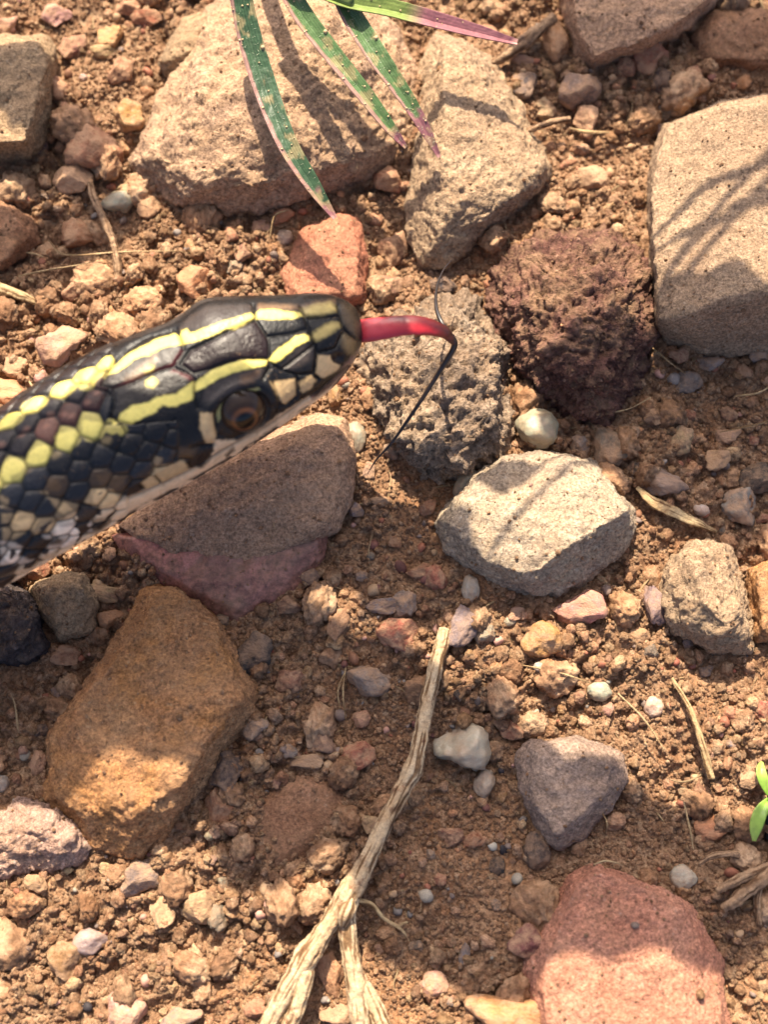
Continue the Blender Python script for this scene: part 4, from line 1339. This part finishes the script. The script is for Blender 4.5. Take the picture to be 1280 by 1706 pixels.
# tongue
tp = crom(np.array([P(590, 553, 18.4), P(625, 549, 19.2), P(665, 543, 19.6), P(705, 543, 19.2), P(738, 552, 17.8), P(758, 570, 16.2)]), 70)
tr = crom(np.array([[1.35], [1.3], [1.15], [1.05], [0.75], [0.42]]), 70)[:, 0]
tm, tv = tube_mesh("tongue", tp, tr, org, m=28, flat=0.45, rough=0.05, freq=1.4)
pt = proj(tv)
k_ = np.clip((pt[:, 0] - 625) / 120, 0, 1)
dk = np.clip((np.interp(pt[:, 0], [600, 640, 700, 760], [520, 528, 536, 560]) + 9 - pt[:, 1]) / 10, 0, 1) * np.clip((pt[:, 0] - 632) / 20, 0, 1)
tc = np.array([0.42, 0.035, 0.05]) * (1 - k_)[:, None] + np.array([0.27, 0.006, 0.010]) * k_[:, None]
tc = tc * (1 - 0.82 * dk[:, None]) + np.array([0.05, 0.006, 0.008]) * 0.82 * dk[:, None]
endk = np.clip((pt[:, 0] - 715) / 45, 0, 1)[:, None]
tc = tc * (1 - endk) + np.array([0.012, 0.008, 0.008]) * endk
set_color(tm, tc)
TONGUE = attr_mat("wet_tongue", rough=0.34, coat=0.1, spec=0.4, sss=0.1)
tongue = link("tongue", tm, TONGUE, org, snake)


def tine(pts, r0, r1):
    path = crom(np.array([P(*p) for p in pts]), 50)
    rad = np.linspace(r0, r1, 50)
    m_, v_ = tube_mesh("fork_tine", path, rad, org, m=12)
    set_color(m_, np.tile(np.array([0.014, 0.010, 0.010]), (len(v_), 1)))
    o_ = link("fork_tine", m_, TONGUE, org)
    o_.parent = tongue
    o_.location = (0, 0, 0)


tine([(752, 560, 16.6), (757, 578, 15.6), (735, 615, 13.6), (700, 670, 11.0), (655, 735, 8.6), (628, 765, 7.0), (612, 790, 5.6)], 0.42, 0.03)
tine([(750, 556, 17.0), (735, 535, 17.0), (727, 510, 16.2), (728, 480, 14.6), (738, 452, 13.0), (752, 434, 11.8)], 0.30, 0.06)

# ------------------------------------------------------------------ grass over the big stone
def blade(name, pts, hw, fold, cfun, parent, mat, n=120, m=41, lift=0.0):
    """leaf blade: px spine with heights, half widths in px, keeled; two skins so it has thickness"""
    sp_ = crom(np.array([np.concatenate([P(*p), [w / 14.2]]) for p, w in zip(pts, hw)]), n)
    path, hwid = sp_[:, :3], np.clip(sp_[:, 3], 0.03, None)
    tn = np.gradient(path, axis=0)
    tn /= np.linalg.norm(tn, axis=1)[:, None]
    sd_ = np.cross(tn, np.array([0, 0, 1.0]))
    sd_ /= np.linalg.norm(sd_, axis=1)[:, None]
    up = np.cross(sd_, tn)
    t = np.linspace(-1, 1, m)
    vs = []
    for thick in (0.09, -0.09):
        v_ = path[:, None] + hwid[:, None, None] * (t[None, :, None] * sd_[:, None]) + (np.abs(t)[None, :, None] * hwid[:, None, None] * fold + thick) * up[:, None]
        vs.append(v_)
    g = np.concatenate([vs[0], vs[1][:, ::-1]], 1)       # closed loop round the blade
    nn = g.reshape(-1, 3)
    nn = nn + (0.07 * fbm(nn * 0.9, 3, 4))[:, None] * np.array([0, 0, 1.0])
    fcs = grid_faces(n, 2 * m)
    org_ = np.array(parent.location) / MM
    me_ = mesh_from(name, nn, fcs, org_)
    T = np.tile(np.concatenate([t, t[::-1]]), n)
    S = np.repeat(np.linspace(0, 1, n), 2 * m)
    set_color(me_, np.clip(cfun(S, T, nn), 0.004, 0.8))
    o_ = bpy.data.objects.new(name, me_)
    COL.objects.link(o_)
    me_.materials.append(mat)
    o_.parent = parent
    return o_, nn, path, hwid, sd_, up


gp = empty("grass_plant", P(520, -120, 0))
tag(gp, "grass with hanging green leaves turning purple at edges and tips", "grass")
GRASS = attr_mat("grass_leaf", rough=0.42, spec=0.4, bump=0.10, bscale=1.5, mott=0.22, coat=0.1)
GD, GM, GL = np.array([0.026, 0.058, 0.026]), np.array([0.060, 0.112, 0.038]), np.array([0.15, 0.20, 0.05])
PU, PK = np.array([0.19, 0.075, 0.085]), np.array([0.40, 0.21, 0.18])


def mixc(a, b, t):
    t = np.clip(t, 0, 1)[:, None]
    return a * (1 - t) + b * t


def leafcol(base, tip_at, edge_side, ew=0.35):
    def f_(S, T, nn):
        nz = fbm(nn * 0.6, 3, 6)
        c = mixc(base * 1.0, base * 1.25, 0.5 + nz)
        e = np.clip((T * edge_side - (1 - ew) + 0.12 * nz + 0.5 * np.clip(S - 0.3, 0, 1)) / 0.15, 0, 1)
        c = mixc(c, PK * 0.75, e * (S > 0.05) * 0.85)
        c = mixc(c, PU, (S - tip_at + 0.12 * nz) / 0.08)
        c = mixc(c, PK, (S - 0.97) / 0.02)
        dry = np.clip((fbm(nn * np.array([0.5, 0.5, 0.5]), 4, 12) - 0.22) / 0.1, 0, 1) * 0.5
        c = mixc(c, np.array([0.30, 0.22, 0.11]), dry)
        return c * (1 + 0.20 * np.sin(T * 26) + 0.10 * np.sin(T * 57 + 1))[:, None]
    return f_


leaves = []
leaves.append(blade("leaf", [(392, -70, 19), (408, 30, 16), (436, 130, 14), (476, 235, 13), (520, 308, 11.5), (558, 364, 10)], [17, 19, 20, 17, 13, 4], 0.30, leafcol(GD, 0.86, 1, 0.34), gp, GRASS))
leaves.append(blade("leaf", [(452, -70, 18), (500, 20, 16), (556, 95, 14.5), (610, 162, 13), (650, 214, 11.5), (676, 246, 10)], [15, 17, 16, 14, 10, 3], 0.35, leafcol(GM, 0.80, 1, 0.45), gp, GRASS))
leaves.append(blade("leaf", [(556, -30, 17), (588, 32, 15), (636, 106, 14), (680, 170, 12.5), (710, 220, 11), (732, 262, 9.5)], [14, 18, 17, 13, 9, 3], 0.35, leafcol(GM * 0.9, 0.66, 1, 0.32), gp, GRASS))


def stemleaf(S, T, nn):
    c = mixc(GL, PU * 1.1, (S - 0.46) / 0.1)
    return mixc(c, PK, (S - 0.97) / 0.02) * (1 + 0.14 * np.sin(T * 18))[:, None]


leaves.append(blade("leaf", [(470, -40, 18), (570, 2, 16.5), (650, 18, 15), (720, 36, 14), (790, 54, 13), (862, 72, 12)], [12, 14, 16, 15, 12, 5], 0.55, stemleaf, gp, GRASS))
gpo = np.array(gp.location) / MM
sm, sv = tube_mesh("stem", crom(np.array([P(585, 4, 16.4), P(520, -25, 17.5), P(470, -60, 18), P(430, -130, 12), P(420, -190, 0)]), 60), np.linspace(0.8, 1.1, 60), gpo, m=14)
set_color(sm, np.tile(GL * 0.8, (len(sv), 1)))
so = link("stem", sm, GRASS)
so.parent = gp
# short pale bristles and sand grains clinging to the leaves
bv_, bf_ = [], []
gv_, gf_ = [], []
for _, nn, path, hwid, sd_, up in leaves:
    g = np.random.default_rng(len(bv_) + 5)
    for _k in range(26):
        i = int(g.integers(3, 114))
        t = g.choice([-1, 1], p=[.3, .7]) * g.uniform(0.7, 1.0) if g.random() < 0.5 else g.uniform(-0.9, 0.9)
        p = path[i] + sd_[i] * hwid[i] * t + up[i] * (0.12 + 0.32 * abs(t) * hwid[i])
        s = 0.05 + min(0.22, g.exponential(0.06))
        gf_.append(grits[0][1] + len(gv_) * len(grits[0][0]))
        gv_.append(p + grits[int(g.integers(0, 8))][0] * s)
me = mesh_from("sand_grains", np.vstack(gv_), np.vstack(gf_), gpo)
GRAIN = NT("sand_grain"); GRAIN.b.inputs["Base Color"].default_value = A(222, 190, 140); GRAIN.b.inputs["Roughness"].default_value = 0.8
me.materials.append(GRAIN.m)
o = bpy.data.objects.new("sand_grains", me); COL.objects.link(o); o.parent = gp; o["kind"] = "stuff"
hv, hf = [], []
g = np.random.default_rng(77)
for _, nn, path, hwid, sd_, up in leaves[:3]:
    for _k in range(120):
        i = int(g.integers(2, 112))
        t = g.uniform(-0.85, 0.9)
        p = path[i] + sd_[i] * hwid[i] * t + up[i] * (0.1 + 0.32 * abs(t) * hwid[i])
        d = sd_[i] * g.uniform(-0.3, 0.6) + up[i] * 0.5 + g.normal(size=3) * 0.15
        L_ = g.uniform(0.3, 0.8)
        b_ = len(hv)
        w_s = sd_[i] * 0.0 + np.cross(d, up[i]) / (np.linalg.norm(np.cross(d, up[i])) + 1e-6) * 0.022
        hv += [p - w_s, p + w_s, p + up[i] * 0.03, p + d * L_]
        hf += [[b_, b_ + 1, b_ + 3], [b_ + 1, b_ + 2, b_ + 3], [b_ + 2, b_, b_ + 3]]
me = mesh_from("bristles", np.array(hv), np.array(hf), gpo)
BR = NT("leaf_bristle"); BR.b.inputs["Base Color"].default_value = (0.55, 0.58, 0.42, 1); BR.b.inputs["Roughness"].default_value = 0.5
me.materials.append(BR.m)
o = bpy.data.objects.new("bristles", me); COL.objects.link(o); o.parent = gp; o["kind"] = "stuff"

# ------------------------------------------------------------------ twigs, roots, straws
SPR = attr_mat("seedling_leaf", rough=0.4, spec=0.4, mott=0.15)
TWIG = wood_mat("bleached_twig", A(246, 216, 172), A(222, 184, 136), A(176, 130, 92))
GREYW = wood_mat("brown_dead_wood", A(206, 168, 128), A(172, 136, 102), A(120, 92, 72))
STRAW = wood_mat("dry_straw", A(226, 196, 146), A(204, 168, 118), A(170, 130, 90))


def stick(name, pts, rads, org_, mat, parent=None, n=120, m=18, rough=0.10, freq=0.9, grooves=0, flat=1.0, seed=0, knots=()):
    path = crom(np.array([P(*p) for p in pts]), n)
    rad = crom(np.array([[r / 14.6] for r in rads]), n)[:, 0]
    u__ = np.linspace(0, 1, n)
    for kpos, kamp, kw in knots:
        rad = rad * (1 + kamp * np.exp(-((u__ - kpos) / kw) ** 2))
    jit = 0.10 * np.stack([fbm(path * 0.35 + k * 9, 3, seed + k) for k in range(3)], -1) * rad.mean()
    v_, f_, caps_ = tube(path + jit, rad, m=m, rough=rough * rad.mean(), freq=freq, grooves=grooves, flat=flat, seed=seed)
    ln = np.concatenate([[0], np.cumsum(np.linalg.norm(np.diff(path, axis=0), axis=1))])
    aa = np.linspace(0, 2 * np.pi, m, endpoint=False)
    LN, AA = np.repeat(ln, m), np.tile(aa, n)
    fq = np.stack([LN * 0.22, np.cos(AA) * 2.6 + seed, np.sin(AA) * 2.6], -1)
    fib = np.concatenate([fbm(fq, 3, seed + 40, 0.6), [0, 0]])
    axc = np.concatenate([np.repeat(path + jit, m, 0), path[:1], path[-1:]])
    v_ = axc + (v_ - axc) * (1 + (0.20 if mat is not SPR else 0) * np.clip(fib, -0.5, 0.35))[:, None]
    m_ = bpy.data.meshes.new(name)
    fl_ = [tuple(x) for x in f_] + [tuple(x[:3]) for x in caps_]
    m_.from_pydata([tuple(x) for x in (v_ - np.asarray(org_)) * MM], [], fl_)
    m_.polygons.foreach_set("use_smooth", np.ones(len(fl_), bool))
    m_.update()
    set_color(m_, np.repeat(np.clip(0.5 + 1.3 * fib, 0, 1)[:, None], 3, 1), "fibre")
    o_ = bpy.data.objects.new(name, m_)
    COL.objects.link(o_)
    m_.materials.append(mat)
    if parent is None:
        o_.location = Vector(np.asarray(org_) * MM)
    else:
        o_.parent = parent
    return o_


tw_o = np.array([*P(600, 1450, 0)[:2], 0])
tw = empty("twig", tw_o)
tag(tw, "pale bleached forked twig lying on the soil", "twig")
stick("main_branch", [(742, 1048, 2.6), (724, 1120, 3.0), (706, 1200, 3.4), (690, 1275, 3.8), (655, 1345, 4.0), (614, 1428, 4.0), (586, 1482, 4.0), (548, 1538, 4.0), (510, 1596, 3.8), (474, 1656, 3.8), (440, 1720, 3.6), (408, 1790, 3.2)],
      [12, 12.5, 12, 12.5, 12.5, 14, 17, 14, 16, 15, 13, 12], tw_o, TWIG, tw, n=300, m=44, grooves=0, rough=0.12, freq=1.2, seed=3, knots=[(0.285, 0.28, 0.018), (0.33, 0.15, 0.01), (0.55, 0.12, 0.03), (0.72, 0.22, 0.03)])
stick("branch", [(588, 1478, 3.6), (578, 1520, 3.8), (582, 1570, 3.4), (592, 1640, 3.2), (602, 1720, 3.0), (606, 1790, 2.6)], [11, 15, 14, 15, 15, 13], tw_o, TWIG, tw, n=130, m=40, grooves=0, rough=0.14, freq=1.1, seed=5, knots=[(0.10, 0.25, 0.05)])
stick("branch", [(512, 1590, 3.6), (508, 1630, 3.8), (492, 1680, 3.6), (472, 1740, 3.2), (460, 1790, 2.8)], [10, 14, 13, 13, 11], tw_o, TWIG, tw, n=100, m=36, grooves=0, rough=0.14, freq=1.2, seed=7)
stick("branch", [(594, 1610, 3.0), (616, 1660, 2.8), (640, 1720, 2.4), (655, 1790, 2.0)], [7, 12, 14, 12], tw_o, TWIG, tw, n=80, m=36, grooves=0, rough=0.14, freq=1.3, seed=9)
stick("bud", [(586, 1495, 4.6), (576, 1520, 5.1), (570, 1545, 4.6)], [6, 14, 4], tw_o, TWIG, tw, n=40, m=18, rough=0.2, seed=11)
stick("rootlet", [(592, 1500, 3.6), (620, 1508, 3.2), (640, 1530, 2.8), (668, 1548, 2.4), (682, 1568, 1.6)], [5, 4, 3, 2.4, 1.4], tw_o, STRAW, tw, n=60, m=8, seed=13)
stick("rootlet", [(662, 1545, 2.4), (672, 1538, 2.6), (680, 1536, 2.8)], [2, 2, 1], tw_o, STRAW, tw, n=16, m=6, seed=14)


def lone(name, label, pts, rads, mat, cat, **kw):
    c_ = np.mean([P(*p) for p in pts], 0)
    c_[2] = 0
    return tag(stick(name, pts, rads, c_, mat, **kw), label, cat)


lone("dry_root", "thin curled grey-brown root by the reddish cobble", [(150, 305, 2.4), (158, 335, 2.6), (176, 372, 2.4), (192, 420, 2.2), (196, 460, 1.8), (190, 510, 0.8)], [5, 7, 6.5, 7.5, 6.5, 4], GREYW, "root", grooves=4, rough=0.3, freq=1.3, seed=21)
lone("dry_straw", "pale frayed straw end beside the snake's neck", [(-40, 462, 2.2), (0, 480, 2.2), (35, 492, 2.0), (78, 512, 1.4)], [10, 10, 8, 2], STRAW, "straw", grooves=6, flat=0.5, rough=0.2, seed=23)
lone("dry_stick", "dark split stick beside the purple leaf tip", [(925, 28, 2.6), (890, 58, 2.6), (850, 88, 2.4), (818, 106, 1.8)], [8, 11, 11, 6], GREYW, "stick", grooves=5, rough=0.25, seed=25)
lone("dry_stick", "thin black-tipped stick lying by the wedge stone's corner", [(878, 218, 2.8), (905, 208, 2.6), (930, 201, 2.6), (950, 198, 2.4)], [4, 6, 5.5, 5], GREYW, "stick", rough=0.25, seed=27)
lone("dry_straw", "narrow split straw between the ridged stone and grey pebble", [(1062, 812, 1.8), (1088, 836, 2.4), (1120, 852, 2.6), (1160, 870, 2.4), (1196, 886, 1.8)], [3, 9, 10, 7, 2], STRAW, "straw", grooves=5, flat=0.45, rough=0.2, seed=29)
lone("dry_straw", "tiny curved straw lying on sunlit soil by the black-tipped stick", [(950, 214, 2.2), (980, 220, 2.2), (1016, 220, 1.8)], [2, 4, 2], STRAW, "straw", flat=0.5, seed=31, n=40, m=10)
lone("dry_straw", "short yellow straw stem stuck upright in crumbly soil", [(1120, 1130, 1.6), (1150, 1180, 2.2), (1168, 1230, 2.6), (1186, 1298, 2.2)], [3, 5, 6, 6.5], STRAW, "straw", grooves=4, rough=0.2, seed=33, n=70, m=12)
rt = empty("dead_root", P(1260, 1480, 0) * np.array([1, 1, 0]))
tag(rt, "fibrous grey root cluster beside the brick-red stone", "root")
rto = np.array(rt.location) / MM
stick("root_strand", [(1340, 1415, 2.8), (1280, 1458, 3), (1235, 1492, 3), (1205, 1514, 2.4)], [11, 11, 10, 7], rto, GREYW, rt, grooves=5, rough=0.3, freq=1.2, seed=35)
stick("root_strand", [(1330, 1425, 2.6), (1260, 1452, 2.8), (1222, 1470, 2.8), (1196, 1484, 2.2)], [8, 8, 7, 5], rto, GREYW, rt, grooves=5, rough=0.3, freq=1.2, seed=37)
stick("root_strand", [(1272, 1460, 2.4), (1262, 1500, 2.0), (1266, 1540, 1.4)], [5, 6, 4], rto, GREYW, rt, grooves=4, rough=0.3, seed=39)
stick("root_strand", [(1165, 1440, 1.4), (1190, 1426, 1.8), (1225, 1424, 1.8), (1262, 1436, 1.6)], [3, 4.5, 5, 4], rto, GREYW, rt, grooves=4, rough=0.3, seed=40, n=60)
fibres = [
    [(1088, 580, 2.6), (1115, 602, 2.4), (1142, 622, 1.8)], [(1010, 690, 2.6), (1050, 680, 2.8), (1085, 662, 2.4)], [(1225, 660, 2), (1262, 655, 2.2), (1290, 640, 2)],
    [(576, 1112, 2), (572, 1150, 2.4), (576, 1200, 1.4)], [(576, 1118, 2), (563, 1150, 2), (566, 1180, 1.4)], [(870, 1108, 2.2), (930, 1120, 2.6), (985, 1138, 2.4)],
    [(1030, 1155, 2.6), (1075, 1200, 2.8), (1108, 1250, 2.4)], [(1140, 1335, 2.4), (1150, 1380, 2.6), (1156, 1415, 2)], [(80, 400, 2), (110, 425, 2.4), (200, 420, 2.4), (300, 418, 2)],
    [(450, 395, 2), (458, 360, 3), (480, 350, 2.6)], [(30, 460, 2), (80, 450, 2.4), (150, 438, 2.4)], [(75, 215, 2), (100, 198, 2.6), (145, 204, 2.2)], [(1290, 700, 2), (1240, 712, 2.2), (1200, 720, 2)],
    [(1005, 1355, 3.0), (1012, 1372, 3.2), (1010, 1388, 2.4)], [(990, 1440, 4), (1010, 1434, 4.4), (1040, 1440, 4)],
]
for k, fpts in enumerate(fibres):
    c_ = np.mean([P(*p) for p in fpts], 0); c_[2] = 0
    tag(stick("root_fibre", fpts, [1.2, 1.7, 0.9], c_, STRAW, n=30, m=7, seed=50 + k), "hair-thin pale root fibre lying on the soil", "fibre", "hair-thin root fibres")

# green sprout at the edge
sp_r = empty("seedling", P(1278, 1370, 0) * np.array([1, 1, 0]))
tag(sp_r, "tiny bright green seedling beside the fibrous root", "seedling")
SG = lambda S, T, nn: mixc(np.array([0.16, 0.28, 0.04]), np.array([0.28, 0.38, 0.07]), S + 0.3 * T)
blade("leaf", [(1282, 1330, 3), (1268, 1352, 3.8), (1260, 1376, 3.6), (1257, 1400, 2.8)], [3, 10, 10, 3], 0.3, SG, sp_r, SPR, n=40, m=9)
blade("leaf", [(1282, 1325, 3), (1272, 1300, 3.6), (1268, 1282, 3.6), (1270, 1270, 3)], [3, 8, 7, 2], 0.3, SG, sp_r, SPR, n=40, m=9)
blade("leaf", [(1278, 1338, 3), (1300, 1330, 4), (1325, 1335, 3.6), (1340, 1350, 3)], [3, 11, 10, 3], 0.3, SG, sp_r, SPR, n=40, m=9)
blade("leaf", [(1275, 1345, 3), (1295, 1362, 3.6), (1312, 1382, 3), (1320, 1400, 2.6)], [3, 9, 8, 2], 0.3, SG, sp_r, SPR, n=40, m=9)
stick("stem", [(1278, 1400, 0), (1280, 1350, 2.2), (1282, 1325, 3.2)], [4, 4, 3], np.array(sp_r.location) / MM, SPR, sp_r, n=20, m=8)

# ------------------------------------------------------------------ unseen weeds added beyond the frame, their leaves shaped to throw the dappled shade
CASTER = NT("shade_caster_leaf")
CASTER.b.inputs["Base Color"].default_value = (0.07, 0.13, 0.035, 1)
CASTER.b.inputs["Roughness"].default_value = 0.5


def sunward(px, py, h, z0=2.0):
    p = P(px, py, z0)
    return p + Ldir * ((h - z0) / Ldir[2])


def weed(name, label, foot, sprays):  # made-up plant out of view, leaves laid along the sun rays for shade
    root = empty(name, (foot[0], foot[1], 0))
    tag(root, label, "weed")
    ro = np.array([foot[0], foot[1], 0.0])
    for pts, hw, h, z0 in sprays:
        n, m = 50, 13
        sp_ = crom(np.array([np.concatenate([sunward(x, y, h + 6 * math.sin(i * 1.3), z0), [w / 14.2]]) for i, ((x, y), w) in enumerate(zip(pts, hw))]), n)
        path, hwid = sp_[:, :3], sp_[:, 3]
        tn = np.gradient(path, axis=0); tn /= np.linalg.norm(tn, axis=1)[:, None]
        s_ = np.cross(tn, Ldir); s_ /= np.linalg.norm(s_, axis=1)[:, None]
        up = np.cross(s_, tn)
        t = np.linspace(-1, 1, m)
        wav = 1 + 0.10 * np.sin(np.linspace(0, 40, n))[:, None] * np.abs(t) + 0.06 * np.sin(np.linspace(0, 17, n) + 1)[:, None]
        top = path[:, None] + (hwid[:, None] * wav)[..., None] * t[None, :, None] * s_[:, None] + (0.25 * hwid[:, None] * (1 - t ** 2))[..., None] * up[:, None]
        g_ = np.concatenate([top, (top - 0.25 * up[:, None])[:, ::-1]], 1)
        me_ = mesh_from("leaf", g_.reshape(-1, 3), grid_faces(n, 2 * m), ro)
        me_.materials.append(CASTER.m)
        o_ = bpy.data.objects.new("leaf", me_); COL.objects.link(o_); o_.parent = root
        # stalk from the nearer end of the leaf down to the foot of the plant
        e_ = path[0] if np.linalg.norm(path[0] - ro) < np.linalg.norm(path[-1] - ro) else path[-1]
        mid = (e_ + ro) / 2 + np.array([0, 12, 22])
        sm_, _ = tube_mesh("stalk", crom(np.array([ro, mid, e_]), 40), np.linspace(1.0, 0.3, 40), ro, m=8)
        sm_.materials.append(CASTER.m)
        o_ = bpy.data.objects.new("stalk", sm_); COL.objects.link(o_); o_.parent = root
    return root


weed("shade_caster_weed", "tall broad-leaved weed standing beyond the snake's side of the stones", (-120, 130),
     [([(-260, 1010), (0, 1180), (250, 1150), (480, 1210), (640, 1330)], [30, 95, 100, 170, 40], 90, 5),
      ([(-60, 180), (40, 190), (120, 210), (190, 190)], [20, 60, 60, 10], 62, 4),
      ([(-100, 380), (40, 420), (150, 350), (230, 330)], [10, 50, 40, 10], 60, 2)])
weed("shade_caster_weed", "added out-of-view weed casting shade from behind the overhanging slab", (125, 150),
     [([(430, 1010), (560, 1110), (700, 1270), (860, 1390), (1010, 1420), (1160, 1432), (1330, 1425)], [30, 110, 165, 160, 112, 98, 60], 98, 6),
      ([(1420, 800), (1280, 785), (1120, 750), (1000, 735), (900, 750)], [80, 112, 105, 58, 15], 78, 1),
      ([(560, 860), (640, 930), (720, 970), (800, 1040)], [30, 80, 75, 20], 84, 1),
      ([(1400, 60), (1250, 100), (1080, 115), (940, 115), (850, 90)], [60, 85, 85, 70, 20], 62, 1),
      ([(1420, 330), (1280, 335), (1190, 385), (1100, 470)], [5, 6, 6, 4], 62, 10),
      ([(1420, 310), (1280, 350), (1180, 385), (1080, 402)], [5, 6, 7, 4], 66, 10),
      ([(1420, 200), (1260, 285), (1180, 310), (1085, 372)], [5, 6, 8, 4], 60, 10),
      ([(1330, 1420), (1200, 1400), (1090, 1360), (1010, 1300)], [30, 40, 50, 20], 90, 2),
      ([(790, 770), (840, 780), (900, 770)], [10, 34, 6], 80, 6)])
